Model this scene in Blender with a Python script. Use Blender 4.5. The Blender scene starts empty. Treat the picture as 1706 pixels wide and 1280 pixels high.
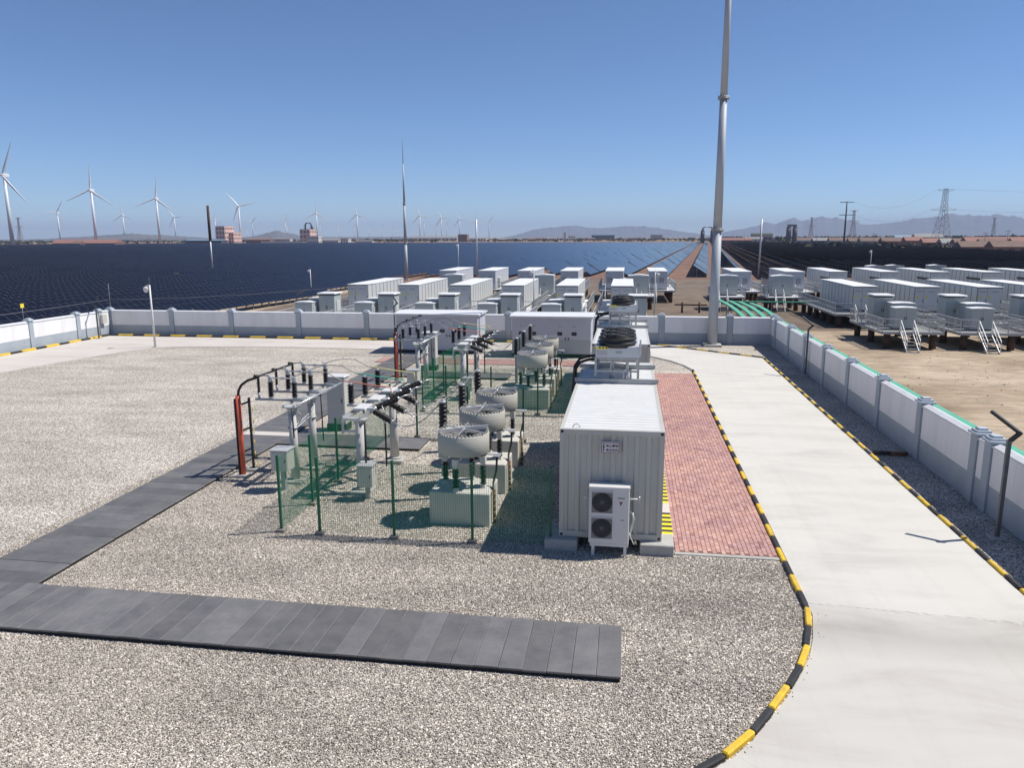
import bpy, math, random
import numpy as np
from mathutils import Vector, Matrix, Quaternion

random.seed(7)
rng = np.random.default_rng(7)
R = math.radians
scene = bpy.context.scene
COL = scene.collection

# ------------------------------------------------------------------ camera
CAM_H = 7.5
PITCH, YAW, ROLL = R(11.05), R(8.7), R(0.22)
cam_data = bpy.data.cameras.new('camera')
cam_data.sensor_width = 36.0
cam_data.lens = 36.0 * 1255.0 / 1706.0
cam_data.clip_start = 0.1
cam_data.clip_end = 60000.0
cam = bpy.data.objects.new('camera', cam_data)
COL.objects.link(cam)
fw = Vector((-math.sin(YAW) * math.cos(PITCH), math.cos(YAW) * math.cos(PITCH), -math.sin(PITCH)))
rt = Vector((math.cos(YAW), math.sin(YAW), 0))
up = rt.cross(fw)
rt2 = rt * math.cos(ROLL) - up * math.sin(ROLL)
up2 = up * math.cos(ROLL) + rt * math.sin(ROLL)
cam.matrix_world = Matrix(((rt2.x, up2.x, -fw.x, 0), (rt2.y, up2.y, -fw.y, 0), (rt2.z, up2.z, -fw.z, CAM_H), (0, 0, 0, 1)))
scene.camera = cam

# ------------------------------------------------------------------ sky, sun, exposure
SUN_EL = R(56.5)
SUN_DIR = Vector((0.949 * math.cos(SUN_EL), 0.316 * math.cos(SUN_EL), math.sin(SUN_EL))).normalized()
world = bpy.data.worlds.new('World')
scene.world = world
world.use_nodes = True
wn = world.node_tree
sky = wn.nodes.new('ShaderNodeTexSky')
sky.sky_type = 'NISHITA'
sky.sun_disc = False
sky.sun_elevation = SUN_EL
sky.sun_rotation = math.atan2(SUN_DIR.x, SUN_DIR.y)
sky.altitude = 2100.0
sky.air_density = 0.85
sky.dust_density = 0.05
sky.ozone_density = 7.0
bg = wn.nodes['Background']
bg.inputs['Strength'].default_value = 0.110
wn.links.new(sky.outputs[0], bg.inputs['Color'])
sun_data = bpy.data.lights.new('sun', 'SUN')
sun_data.energy = 4.9
sun_data.angle = R(0.53)
sun_data.color = (1.0, 0.95, 0.875)
sun = bpy.data.objects.new('sun', sun_data)
sun.rotation_euler = (-SUN_DIR).to_track_quat('-Z', 'Y').to_euler()
COL.objects.link(sun)
vs = scene.view_settings
vs.view_transform = 'Standard'
vs.look = 'None'
vs.exposure = 0.16
vs.gamma = 1.0
vs.use_curve_mapping = False
cy = scene.cycles
cy.use_denoising = True
cy.max_bounces = 6
cy.diffuse_bounces = 3
cy.glossy_bounces = 3
cy.transmission_bounces = 2
cy.volume_bounces = 0
cy.transparent_max_bounces = 8
cy.caustics_reflective = False
cy.caustics_refractive = False

# ------------------------------------------------------------------ materials
MATS = {}

def nn(nt, typ, **kw):
    n = nt.nodes.new(typ)
    for k, v in kw.items():
        setattr(n, k, v)
    return n

def mat(name, col, rough=0.7, metal=0.0, var=0.10, scale=3.0, bump=0.0, bscale=40.0, spec=None, dirt=0.0, dirt_col=(0.25, 0.2, 0.15), stretch=None):
    """painted / mineral surface: base colour with soft noise variation, optional patchy dirt and fine relief"""
    if name in MATS:
        return MATS[name]
    m = bpy.data.materials.new(name)
    m.use_nodes = True
    nt = m.node_tree
    b = nt.nodes['Principled BSDF']
    b.inputs['Roughness'].default_value = rough
    b.inputs['Metallic'].default_value = metal
    if spec is not None:
        b.inputs['Specular IOR Level'].default_value = spec
    tc = nn(nt, 'ShaderNodeNewGeometry')
    src = tc.outputs['Position']
    if stretch:
        mp = nn(nt, 'ShaderNodeMapping')
        mp.inputs['Scale'].default_value = stretch
        nt.links.new(src, mp.inputs['Vector'])
        src = mp.outputs[0]
    no = nn(nt, 'ShaderNodeTexNoise')
    no.inputs['Scale'].default_value = scale
    no.inputs['Detail'].default_value = 6
    no.inputs['Roughness'].default_value = 0.65
    nt.links.new(src, no.inputs['Vector'])
    mr = nn(nt, 'ShaderNodeMapRange')
    mr.inputs['From Min'].default_value = 0.3
    mr.inputs['From Max'].default_value = 0.7
    mr.inputs['To Min'].default_value = 1 - var
    mr.inputs['To Max'].default_value = 1 + var
    nt.links.new(no.outputs['Fac'], mr.inputs['Value'])
    mx = nn(nt, 'ShaderNodeVectorMath', operation='SCALE')
    mx.inputs[0].default_value = col
    nt.links.new(mr.outputs[0], mx.inputs['Scale'])
    out = mx.outputs[0]
    if dirt > 0:
        n2 = nn(nt, 'ShaderNodeTexNoise')
        n2.inputs['Scale'].default_value = scale * 0.37
        n2.inputs['Detail'].default_value = 8
        nt.links.new(src, n2.inputs['Vector'])
        r2 = nn(nt, 'ShaderNodeMapRange')
        r2.inputs['From Min'].default_value = 0.48
        r2.inputs['From Max'].default_value = 0.75
        r2.inputs['To Max'].default_value = dirt
        nt.links.new(n2.outputs['Fac'], r2.inputs['Value'])
        mi = nn(nt, 'ShaderNodeMix', data_type='RGBA')
        mi.inputs['B'].default_value = (*dirt_col, 1)
        nt.links.new(r2.outputs[0], mi.inputs['Factor'])
        nt.links.new(out, mi.inputs['A'])
        out = mi.outputs['Result']
    nt.links.new(out, b.inputs['Base Color'])
    if bump > 0:
        n3 = nn(nt, 'ShaderNodeTexNoise')
        n3.inputs['Scale'].default_value = bscale
        n3.inputs['Detail'].default_value = 4
        nt.links.new(src, n3.inputs['Vector'])
        bp = nn(nt, 'ShaderNodeBump')
        bp.inputs['Strength'].default_value = bump
        bp.inputs['Distance'].default_value = 0.02
        nt.links.new(n3.outputs['Fac'], bp.inputs['Height'])
        nt.links.new(bp.outputs[0], b.inputs['Normal'])
    MATS[name] = m
    return m

def gravel_material():
    m = bpy.data.materials.new('crushed stone')
    m.use_nodes = True
    nt = m.node_tree
    b = nt.nodes['Principled BSDF']
    b.inputs['Roughness'].default_value = 0.95
    b.inputs['Specular IOR Level'].default_value = 0.2
    g = nn(nt, 'ShaderNodeNewGeometry')
    v = nn(nt, 'ShaderNodeTexVoronoi')
    v.inputs['Scale'].default_value = 31.0
    v.inputs['Randomness'].default_value = 1.0
    nt.links.new(g.outputs['Position'], v.inputs['Vector'])
    sep = nn(nt, 'ShaderNodeSeparateColor')
    nt.links.new(v.outputs['Color'], sep.inputs[0])
    cr = nn(nt, 'ShaderNodeValToRGB')
    e = cr.color_ramp.elements
    e[0].position = 0.0; e[0].color = (0.11, 0.10, 0.09, 1)
    e[1].position = 1.0; e[1].color = (0.56, 0.525, 0.485, 1)
    for p, c in ((0.25, (0.23, 0.213, 0.192, 1)), (0.55, (0.335, 0.314, 0.285, 1)), (0.8, (0.43, 0.405, 0.37, 1))):
        k = e.new(p); k.color = c
    nt.links.new(sep.outputs[0], cr.inputs[0])
    # gaps between stones, and broad patches of paler / redder stone
    gap = nn(nt, 'ShaderNodeMapRange')
    gap.inputs['From Min'].default_value = 0.30
    gap.inputs['From Max'].default_value = 0.72
    gap.inputs['To Min'].default_value = 1.0
    gap.inputs['To Max'].default_value = 0.42
    nt.links.new(v.outputs['Distance'], gap.inputs['Value'])
    big = nn(nt, 'ShaderNodeTexNoise')
    big.inputs['Scale'].default_value = 0.42
    big.inputs['Detail'].default_value = 7
    bmp = nn(nt, 'ShaderNodeMapping'); bmp.inputs['Scale'].default_value = (0.55, 1.5, 1.0); bmp.inputs['Rotation'].default_value = (0, 0, R(-24))
    nt.links.new(g.outputs['Position'], bmp.inputs['Vector']); nt.links.new(bmp.outputs[0], big.inputs['Vector'])
    bc = nn(nt, 'ShaderNodeValToRGB')
    bc.color_ramp.elements[0].position = 0.30; bc.color_ramp.elements[0].color = (0.80, 0.775, 0.74, 1)
    bc.color_ramp.elements[1].position = 0.68; bc.color_ramp.elements[1].color = (1.15, 1.12, 1.08, 1)
    nt.links.new(big.outputs['Fac'], bc.inputs[0])
    m1 = nn(nt, 'ShaderNodeVectorMath', operation='SCALE')
    nt.links.new(cr.outputs[0], m1.inputs[0]); nt.links.new(gap.outputs[0], m1.inputs['Scale'])
    m2 = nn(nt, 'ShaderNodeVectorMath', operation='MULTIPLY')
    nt.links.new(m1.outputs[0], m2.inputs[0]); nt.links.new(bc.outputs[0], m2.inputs[1])
    m3 = nn(nt, 'ShaderNodeVectorMath', operation='SCALE'); m3.inputs['Scale'].default_value = 1.98
    nt.links.new(m2.outputs[0], m3.inputs[0])
    nt.links.new(m3.outputs[0], b.inputs['Base Color'])
    bp = nn(nt, 'ShaderNodeBump', invert=True)
    bp.inputs['Strength'].default_value = 0.9
    bp.inputs['Distance'].default_value = 0.02
    nt.links.new(v.outputs['Distance'], bp.inputs['Height'])
    nt.links.new(bp.outputs[0], b.inputs['Normal'])
    MATS['gravel'] = m
    return m

def stone_material():
    m = bpy.data.materials.new('loose stone')
    m.use_nodes = True
    nt = m.node_tree
    b = nt.nodes['Principled BSDF']
    b.inputs['Roughness'].default_value = 0.95
    b.inputs['Specular IOR Level'].default_value = 0.2
    oi = nn(nt, 'ShaderNodeObjectInfo')
    cr = nn(nt, 'ShaderNodeValToRGB')
    e = cr.color_ramp.elements
    e[0].position = 0.0; e[0].color = (0.15, 0.132, 0.118, 1)
    e[1].position = 1.0; e[1].color = (0.72, 0.685, 0.645, 1)
    for p, c in ((0.2, (0.37, 0.338, 0.30, 1)), (0.6, (0.525, 0.487, 0.438, 1)), (0.85, (0.64, 0.60, 0.55, 1))):
        k = e.new(p); k.color = c
    nt.links.new(oi.outputs['Random'], cr.inputs[0])
    g = nn(nt, 'ShaderNodeNewGeometry')
    big = nn(nt, 'ShaderNodeTexNoise')
    big.inputs['Scale'].default_value = 0.42; big.inputs['Detail'].default_value = 7
    bmp = nn(nt, 'ShaderNodeMapping'); bmp.inputs['Scale'].default_value = (0.55, 1.5, 1.0); bmp.inputs['Rotation'].default_value = (0, 0, R(-24))
    nt.links.new(g.outputs['Position'], bmp.inputs['Vector']); nt.links.new(bmp.outputs[0], big.inputs['Vector'])
    bc = nn(nt, 'ShaderNodeValToRGB')
    bc.color_ramp.elements[0].position = 0.30; bc.color_ramp.elements[0].color = (0.80, 0.775, 0.74, 1)
    bc.color_ramp.elements[1].position = 0.68; bc.color_ramp.elements[1].color = (1.15, 1.12, 1.08, 1)
    nt.links.new(big.outputs['Fac'], bc.inputs[0])
    m2 = nn(nt, 'ShaderNodeVectorMath', operation='MULTIPLY')
    nt.links.new(cr.outputs[0], m2.inputs[0]); nt.links.new(bc.outputs[0], m2.inputs[1])
    nt.links.new(m2.outputs[0], b.inputs['Base Color'])
    return m

def concrete_road_material(name, base, tint, band=None):
    m = bpy.data.materials.new(name)
    m.use_nodes = True
    nt = m.node_tree
    b = nt.nodes['Principled BSDF']
    b.inputs['Roughness'].default_value = 0.85
    b.inputs['Specular IOR Level'].default_value = 0.25
    g = nn(nt, 'ShaderNodeNewGeometry')
    mp = nn(nt, 'ShaderNodeMapping'); mp.inputs['Scale'].default_value = (0.28, 0.85, 1)
    nt.links.new(g.outputs['Position'], mp.inputs['Vector'])
    n1 = nn(nt, 'ShaderNodeTexNoise'); n1.inputs['Scale'].default_value = 1.0; n1.inputs['Detail'].default_value = 9; n1.inputs['Roughness'].default_value = 0.62; n1.inputs['Distortion'].default_value = 0.6
    nt.links.new(mp.outputs[0], n1.inputs['Vector'])
    cr = nn(nt, 'ShaderNodeValToRGB')
    e = cr.color_ramp.elements
    e[0].position = 0.25; e[0].color = (*[c * t * 0.84 for c, t in zip(base, tint)], 1)
    e[1].position = 0.75; e[1].color = (*[c * 1.06 for c in base], 1)
    k = e.new(0.5); k.color = (*base, 1)
    nt.links.new(n1.outputs['Fac'], cr.inputs[0])
    mt_ = nn(nt, 'ShaderNodeMapping'); mt_.inputs['Scale'].default_value = (2.6, 0.07, 1)
    nt.links.new(g.outputs['Position'], mt_.inputs['Vector'])
    n4 = nn(nt, 'ShaderNodeTexNoise'); n4.inputs['Scale'].default_value = 1.0; n4.inputs['Detail'].default_value = 7; n4.inputs['Roughness'].default_value = 0.7
    nt.links.new(mt_.outputs[0], n4.inputs['Vector'])
    r4 = nn(nt, 'ShaderNodeMapRange'); r4.inputs['From Min'].default_value = 0.5; r4.inputs['From Max'].default_value = 0.8; r4.inputs['To Min'].default_value = 1.0; r4.inputs['To Max'].default_value = 0.93
    nt.links.new(n4.outputs['Fac'], r4.inputs['Value'])
    s4 = nn(nt, 'ShaderNodeVectorMath', operation='SCALE'); nt.links.new(cr.outputs[0], s4.inputs[0]); nt.links.new(r4.outputs[0], s4.inputs['Scale'])
    n2 = nn(nt, 'ShaderNodeTexNoise'); n2.inputs['Scale'].default_value = 55; n2.inputs['Detail'].default_value = 3
    nt.links.new(g.outputs['Position'], n2.inputs['Vector'])
    mr = nn(nt, 'ShaderNodeMapRange'); mr.inputs['To Min'].default_value = 0.93; mr.inputs['To Max'].default_value = 1.07
    nt.links.new(n2.outputs['Fac'], mr.inputs['Value'])
    sc = nn(nt, 'ShaderNodeVectorMath', operation='SCALE')
    nt.links.new(s4.outputs[0], sc.inputs[0]); nt.links.new(mr.outputs[0], sc.inputs['Scale'])
    out = sc.outputs[0]
    if band:   # muddy tide mark left along the joint
        sp = nn(nt, 'ShaderNodeSeparateXYZ'); nt.links.new(g.outputs['Position'], sp.inputs[0])
        w1 = nn(nt, 'ShaderNodeMath', operation='MULTIPLY_ADD'); w1.inputs[1].default_value = 1.6; w1.inputs[2].default_value = -0.8
        nt.links.new(n1.outputs['Fac'], w1.inputs[0])
        ad = nn(nt, 'ShaderNodeMath', operation='ADD'); nt.links.new(sp.outputs['Y'], ad.inputs[0]); nt.links.new(w1.outputs[0], ad.inputs[1])
        su = nn(nt, 'ShaderNodeMath', operation='SUBTRACT'); su.inputs[1].default_value = band[0]; nt.links.new(ad.outputs[0], su.inputs[0])
        ab = nn(nt, 'ShaderNodeMath', operation='ABSOLUTE'); nt.links.new(su.outputs[0], ab.inputs[0])
        r3 = nn(nt, 'ShaderNodeMapRange'); r3.inputs['From Max'].default_value = band[1]; r3.inputs['To Min'].default_value = 0.80; r3.inputs['To Max'].default_value = 1.0
        nt.links.new(ab.outputs[0], r3.inputs['Value'])
        s3 = nn(nt, 'ShaderNodeVectorMath', operation='SCALE'); nt.links.new(out, s3.inputs[0]); nt.links.new(r3.outputs[0], s3.inputs['Scale'])
        out = s3.outputs[0]
    nt.links.new(out, b.inputs['Base Color'])
    bp = nn(nt, 'ShaderNodeBump'); bp.inputs['Strength'].default_value = 0.15; bp.inputs['Distance'].default_value = 0.01
    nt.links.new(n2.outputs['Fac'], bp.inputs['Height']); nt.links.new(bp.outputs[0], b.inputs['Normal'])
    return m

def brick_material(name, a, bcol):
    """each paving brick takes its own shade from its random object number or its island"""
    m = bpy.data.materials.new(name)
    m.use_nodes = True
    nt = m.node_tree
    b = nt.nodes['Principled BSDF']
    b.inputs['Roughness'].default_value = 0.9
    b.inputs['Specular IOR Level'].default_value = 0.2
    g = nn(nt, 'ShaderNodeNewGeometry')
    oi = nn(nt, 'ShaderNodeObjectInfo')
    ad = nn(nt, 'ShaderNodeMath', operation='ADD'); nt.links.new(g.outputs['Random Per Island'], ad.inputs[0]); nt.links.new(oi.outputs['Random'], ad.inputs[1])
    fr = nn(nt, 'ShaderNodeMath', operation='FRACT'); nt.links.new(ad.outputs[0], fr.inputs[0])
    cr = nn(nt, 'ShaderNodeValToRGB')
    e = cr.color_ramp.elements
    e[0].position = 0.0; e[0].color = (a[0] * 0.72, a[1] * 0.7, a[2] * 0.72, 1)
    e[1].position = 1.0; e[1].color = (*bcol, 1)
    k = e.new(0.05); k.color = (*a, 1)
    k = e.new(0.8); k.color = (*[(x + y) / 2 for x, y in zip(a, bcol)], 1)
    nt.links.new(fr.outputs[0], cr.inputs[0])
    no = nn(nt, 'ShaderNodeTexNoise'); no.inputs['Scale'].default_value = 1.1; no.inputs['Detail'].default_value = 6
    nt.links.new(g.outputs['Position'], no.inputs['Vector'])
    c2 = nn(nt, 'ShaderNodeValToRGB')
    c2.color_ramp.elements[0].position = 0.35; c2.color_ramp.elements[0].color = (0.9, 0.86, 0.93, 1)
    c2.color_ramp.elements[1].position = 0.65; c2.color_ramp.elements[1].color = (1.1, 1.05, 0.98, 1)
    nt.links.new(no.outputs['Fac'], c2.inputs[0])
    mu = nn(nt, 'ShaderNodeVectorMath', operation='MULTIPLY')
    nt.links.new(cr.outputs[0], mu.inputs[0]); nt.links.new(c2.outputs[0], mu.inputs[1])
    nt.links.new(mu.outputs[0], b.inputs['Base Color'])
    return m

def panel_material():
    """solar glass: dark blue cells behind glass, silver frame lines from the module grid (UV in metres)"""
    m = bpy.data.materials.new('solar glass')
    m.use_nodes = True
    nt = m.node_tree
    b = nt.nodes['Principled BSDF']
    b.inputs['Roughness'].default_value = 0.16
    b.inputs['Specular IOR Level'].default_value = 0.36
    uv = nn(nt, 'ShaderNodeUVMap'); uv.uv_map = 'metres'
    sp = nn(nt, 'ShaderNodeSeparateXYZ'); nt.links.new(uv.outputs[0], sp.inputs[0])
    def line(sock, period, half):
        dv = nn(nt, 'ShaderNodeMath', operation='DIVIDE'); dv.inputs[1].default_value = period; nt.links.new(sock, dv.inputs[0])
        pp = nn(nt, 'ShaderNodeMath', operation='PINGPONG'); pp.inputs[1].default_value = 0.5; nt.links.new(dv.outputs[0], pp.inputs[0])
        lt = nn(nt, 'ShaderNodeMath', operation='LESS_THAN'); lt.inputs[1].default_value = half / period; nt.links.new(pp.outputs[0], lt.inputs[0])
        return lt.outputs[0]
    a = line(sp.outputs['X'], 1.13, 0.013)
    c = line(sp.outputs['Y'], 1.95, 0.006)
    mx = nn(nt, 'ShaderNodeMath', operation='MAXIMUM'); nt.links.new(a, mx.inputs[0]); nt.links.new(c, mx.inputs[1])
    oi = nn(nt, 'ShaderNodeNewGeometry')
    mr = nn(nt, 'ShaderNodeMapRange'); mr.inputs['To Min'].default_value = 0.9; mr.inputs['To Max'].default_value = 1.12
    nt.links.new(oi.outputs['Random Per Island'], mr.inputs['Value'])
    cell = nn(nt, 'ShaderNodeVectorMath', operation='SCALE'); cell.inputs[0].default_value = (0.006, 0.0068, 0.0135)
    nt.links.new(mr.outputs[0], cell.inputs['Scale'])
    mi = nn(nt, 'ShaderNodeMix', data_type='RGBA')
    nt.links.new(mx.outputs[0], mi.inputs['Factor']); nt.links.new(cell.outputs[0], mi.inputs['A']); mi.inputs['B'].default_value = (0.13, 0.137, 0.155, 1)
    nt.links.new(mi.outputs['Result'], b.inputs['Base Color'])
    return m

def terrain_material():
    m = bpy.data.materials.new('dry earth')
    m.use_nodes = True
    nt = m.node_tree
    b = nt.nodes['Principled BSDF']
    b.inputs['Roughness'].default_value = 0.97
    b.inputs['Specular IOR Level'].default_value = 0.1
    g = nn(nt, 'ShaderNodeNewGeometry')
    n1 = nn(nt, 'ShaderNodeTexNoise'); n1.inputs['Scale'].default_value = 0.06; n1.inputs['Detail'].default_value = 10; n1.inputs['Roughness'].default_value = 0.62
    nt.links.new(g.outputs['Position'], n1.inputs['Vector'])
    cr = nn(nt, 'ShaderNodeValToRGB')
    e = cr.color_ramp.elements
    e[0].position = 0.34; e[0].color = (0.135, 0.092, 0.062, 1)
    e[1].position = 0.66; e[1].color = (0.46, 0.38, 0.285, 1)
    k = e.new(0.5); k.color = (0.33, 0.26, 0.187, 1)
    nt.links.new(n1.outputs['Fac'], cr.inputs[0])
    # broad field patches far out
    v = nn(nt, 'ShaderNodeTexVoronoi'); v.inputs['Scale'].default_value = 0.0035
    mp = nn(nt, 'ShaderNodeMapping'); mp.inputs['Scale'].default_value = (0.6, 1.6, 1)
    nt.links.new(g.outputs['Position'], mp.inputs['Vector']); nt.links.new(mp.outputs[0], v.inputs['Vector'])
    sc = nn(nt, 'ShaderNodeSeparateColor'); nt.links.new(v.outputs['Color'], sc.inputs[0])
    c2 = nn(nt, 'ShaderNodeValToRGB')
    f = c2.color_ramp.elements
    f[0].position = 0.0; f[0].color = (0.62, 0.62, 0.58, 1)
    f[1].position = 1.0; f[1].color = (1.15, 1.05, 0.98, 1)
    k = f.new(0.45); k.color = (0.86, 0.74, 0.66, 1)
    nt.links.new(sc.outputs[0], c2.inputs[0])
    far = nn(nt, 'ShaderNodeVectorMath', operation='LENGTH'); nt.links.new(g.outputs['Position'], far.inputs[0])
    fr = nn(nt, 'ShaderNodeMapRange'); fr.inputs['From Min'].default_value = 200; fr.inputs['From Max'].default_value = 500
    nt.links.new(far.outputs['Value'], fr.inputs['Value'])
    mi = nn(nt, 'ShaderNodeMix', data_type='RGBA'); mi.inputs['A'].default_value = (1, 1, 1, 1)
    nt.links.new(fr.outputs[0], mi.inputs['Factor']); nt.links.new(c2.outputs[0], mi.inputs['B'])
    # fine clods and wheel tracks close by
    n2 = nn(nt, 'ShaderNodeTexNoise'); n2.inputs['Scale'].default_value = 1.7; n2.inputs['Detail'].default_value = 8; n2.inputs['Roughness'].default_value = 0.7
    mp2 = nn(nt, 'ShaderNodeMapping'); mp2.inputs['Scale'].default_value = (0.35, 1.4, 1); mp2.inputs['Rotation'].default_value = (0, 0, R(-12))
    nt.links.new(g.outputs['Position'], mp2.inputs['Vector']); nt.links.new(mp2.outputs[0], n2.inputs['Vector'])
    mr = nn(nt, 'ShaderNodeMapRange'); mr.inputs['From Min'].default_value = 0.3; mr.inputs['From Max'].default_value = 0.7; mr.inputs['To Min'].default_value = 0.72; mr.inputs['To Max'].default_value = 1.5
    nt.links.new(n2.outputs['Fac'], mr.inputs['Value'])
    m1 = nn(nt, 'ShaderNodeVectorMath', operation='MULTIPLY'); nt.links.new(cr.outputs[0], m1.inputs[0]); nt.links.new(mi.outputs['Result'], m1.inputs[1])
    m2 = nn(nt, 'ShaderNodeVectorMath', operation='SCALE'); nt.links.new(m1.outputs[0], m2.inputs[0]); nt.links.new(mr.outputs[0], m2.inputs['Scale'])
    nt.links.new(m2.outputs[0], b.inputs['Base Color'])
    bp = nn(nt, 'ShaderNodeBump'); bp.inputs['Strength'].default_value = 0.5; bp.inputs['Distance'].default_value = 0.2
    nt.links.new(n2.outputs['Fac'], bp.inputs['Height']); nt.links.new(bp.outputs[0], b.inputs['Normal'])
    return m

M_GRAVEL = gravel_material()
M_STONE = stone_material()
M_ROAD = concrete_road_material('pale concrete', (0.575, 0.558, 0.518), (0.99, 0.98, 0.985))
M_ROAD2 = concrete_road_material('pale concrete near slab', (0.53, 0.51, 0.472), (1.0, 0.97, 0.975), band=(14.1, 0.9))
M_PATH = concrete_road_material('path concrete', (0.55, 0.51, 0.47), (1.0, 0.97, 0.93))
M_BRICK = brick_material('red paving brick', (0.42, 0.255, 0.228), (0.54, 0.36, 0.325))
M_JOINT = mat('brick joint sand', (0.20, 0.13, 0.11), 0.95, var=0.2, scale=8)
M_PANEL = panel_material()
M_EARTH = terrain_material()
M_WHITEWALL = mat('white wall panel', (0.77, 0.77, 0.78), 0.8, var=0.04, scale=1.5, bump=0.1, dirt=0.32, dirt_col=(0.52, 0.51, 0.49), stretch=(1.6, 1.6, 0.22))
M_GREYWALL = mat('blue grey wall paint', (0.36, 0.41, 0.46), 0.8, var=0.07, scale=1.6, bump=0.1, dirt=0.4, dirt_col=(0.3, 0.31, 0.32))
M_COPING = mat('wall coping', (0.62, 0.63, 0.66), 0.8, var=0.08, scale=4, dirt=0.3, dirt_col=(0.45, 0.43, 0.4))
M_CAP = mat('pillar cap paint', (0.42, 0.47, 0.52), 0.8, var=0.05)
M_YELLOW = mat('kerb yellow', (0.72, 0.47, 0.03), 0.6, var=0.14, scale=9, dirt=0.55, dirt_col=(0.3, 0.24, 0.1))
M_BLACKP = mat('kerb black', (0.022, 0.022, 0.024), 0.6, var=0.3, scale=6, dirt=0.3, dirt_col=(0.10, 0.095, 0.09))
M_CONC = mat('concrete block', (0.42, 0.41, 0.38), 0.9, var=0.12, scale=4, bump=0.3, dirt=0.25, dirt_col=(0.25, 0.24, 0.22))
M_PIER = mat('pale concrete pier', (0.54, 0.53, 0.48), 0.9, var=0.07, scale=3, bump=0.2, dirt=0.25, dirt_col=(0.4, 0.4, 0.36), stretch=(1, 1, 0.3))
M_PLATE = mat('cover plate', (0.088, 0.09, 0.10), 0.6, var=0.16, scale=2.5, bump=0.5, bscale=60, dirt=0.35, dirt_col=(0.15, 0.13, 0.12))
M_EDGE = mat('black trench edge', (0.012, 0.012, 0.013), 0.7, var=0.2)
M_CONT = mat('container off white darkened for shade', (0.50, 0.49, 0.445), 0.5, var=0.05, scale=3, dirt=0.36, dirt_col=(0.37, 0.335, 0.28), stretch=(1, 1, 0.25))  # wall colour darkened to deepen the shade on the front; roof stays whiter
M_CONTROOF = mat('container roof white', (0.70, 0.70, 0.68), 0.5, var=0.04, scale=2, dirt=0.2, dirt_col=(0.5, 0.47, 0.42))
M_WHITE = mat('white enamel', (0.66, 0.65, 0.635), 0.4, var=0.02, scale=4, dirt=0.08, dirt_col=(0.5, 0.48, 0.44))
M_DARK = mat('dark cavity', (0.015, 0.015, 0.016), 0.8, var=0.2)
M_GALV = mat('galvanised steel', (0.52, 0.53, 0.54), 0.5, 0.35, var=0.10, scale=9)
M_GALVD = mat('dull galvanised steel', (0.36, 0.37, 0.38), 0.55, 0.3, var=0.12, scale=6)
M_POLE = mat('concrete pole', (0.50, 0.49, 0.47), 0.85, var=0.07, scale=3, dirt=0.15, dirt_col=(0.35, 0.33, 0.3))
M_INS = mat('dark silicone sheds', (0.011, 0.010, 0.010), 0.6, var=0.15)
M_INSB = mat('brown black sheds', (0.030, 0.020, 0.017), 0.4, var=0.15)
M_COIL = mat('reactor coil', (0.46, 0.445, 0.39), 0.65, var=0.04, scale=30, bump=0.35, bscale=28, stretch=(0.02, 0.02, 1.0), dirt=0.12, dirt_col=(0.4, 0.36, 0.3))
M_GREEN = mat('fence green', (0.004, 0.26, 0.11), 0.6, var=0.12, spec=0.2)
M_GREENP = mat('fence post green', (0.008, 0.115, 0.055), 0.5, var=0.12)
M_FOOT = mat('dark concrete foot', (0.21, 0.19, 0.175), 0.9, var=0.15, scale=6)
M_BAND = mat('faded band', (0.30, 0.22, 0.10), 0.8, var=0.15)
M_GREENT = mat('tray green', (0.10, 0.42, 0.27), 0.5, var=0.1, scale=2, dirt=0.25, dirt_col=(0.4, 0.42, 0.36))
M_RED = mat('red oxide pipe', (0.62, 0.115, 0.06), 0.5, var=0.12, scale=6)
M_BLACK = mat('black steel', (0.018, 0.018, 0.02), 0.5, var=0.2)
M_CABLE = mat('black cable', (0.014, 0.014, 0.015), 0.6, var=0.1)
M_ALU = mat('bare aluminium', (0.6, 0.6, 0.61), 0.35, 0.6, var=0.06)
M_BUSR = mat('red sleeve', (0.62, 0.22, 0.15), 0.6, var=0.05)
M_BUSG = mat('green sleeve', (0.05, 0.42, 0.28), 0.6, var=0.05)
M_BUSY = mat('yellow sleeve', (0.75, 0.66, 0.28), 0.6, var=0.05)
M_WIRE = mat('grey conductor', (0.25, 0.25, 0.26), 0.5, 0.4, var=0.05)
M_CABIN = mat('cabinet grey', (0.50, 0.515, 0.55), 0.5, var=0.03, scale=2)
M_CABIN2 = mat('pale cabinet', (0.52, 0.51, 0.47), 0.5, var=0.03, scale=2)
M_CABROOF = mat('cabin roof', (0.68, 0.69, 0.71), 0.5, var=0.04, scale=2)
M_GLASS = mat('dark window', (0.035, 0.04, 0.055), 0.12, var=0.1, spec=0.6)
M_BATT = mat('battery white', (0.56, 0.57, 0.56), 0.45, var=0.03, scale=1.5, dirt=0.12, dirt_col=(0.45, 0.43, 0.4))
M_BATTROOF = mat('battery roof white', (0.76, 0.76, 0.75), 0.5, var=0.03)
M_CABGREY = mat('inverter grey', (0.40, 0.43, 0.42), 0.5, var=0.03)
M_MAST = mat('mast grey', (0.40, 0.43, 0.47), 0.6, 0.1, var=0.05, scale=1.5)
M_RUST = mat('rusty steel', (0.16, 0.075, 0.04), 0.9, var=0.25, scale=8)
M_BROWNLEG = mat('pile brown', (0.085, 0.05, 0.035), 0.9, var=0.2, scale=4)
M_TURB = mat('turbine white', (0.74, 0.75, 0.76), 0.45, var=0.02)
M_BACK = mat('panel back', (0.030, 0.030, 0.033), 0.6, var=0.1)
M_SIGN = mat('sign white', (0.66, 0.62, 0.62), 0.6, var=0.02)
M_SIGNRED = mat('sign maroon', (0.12, 0.02, 0.02), 0.6, var=0.05)
M_INK = mat('sign black', (0.015, 0.013, 0.013), 0.6, var=0.05)
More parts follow.
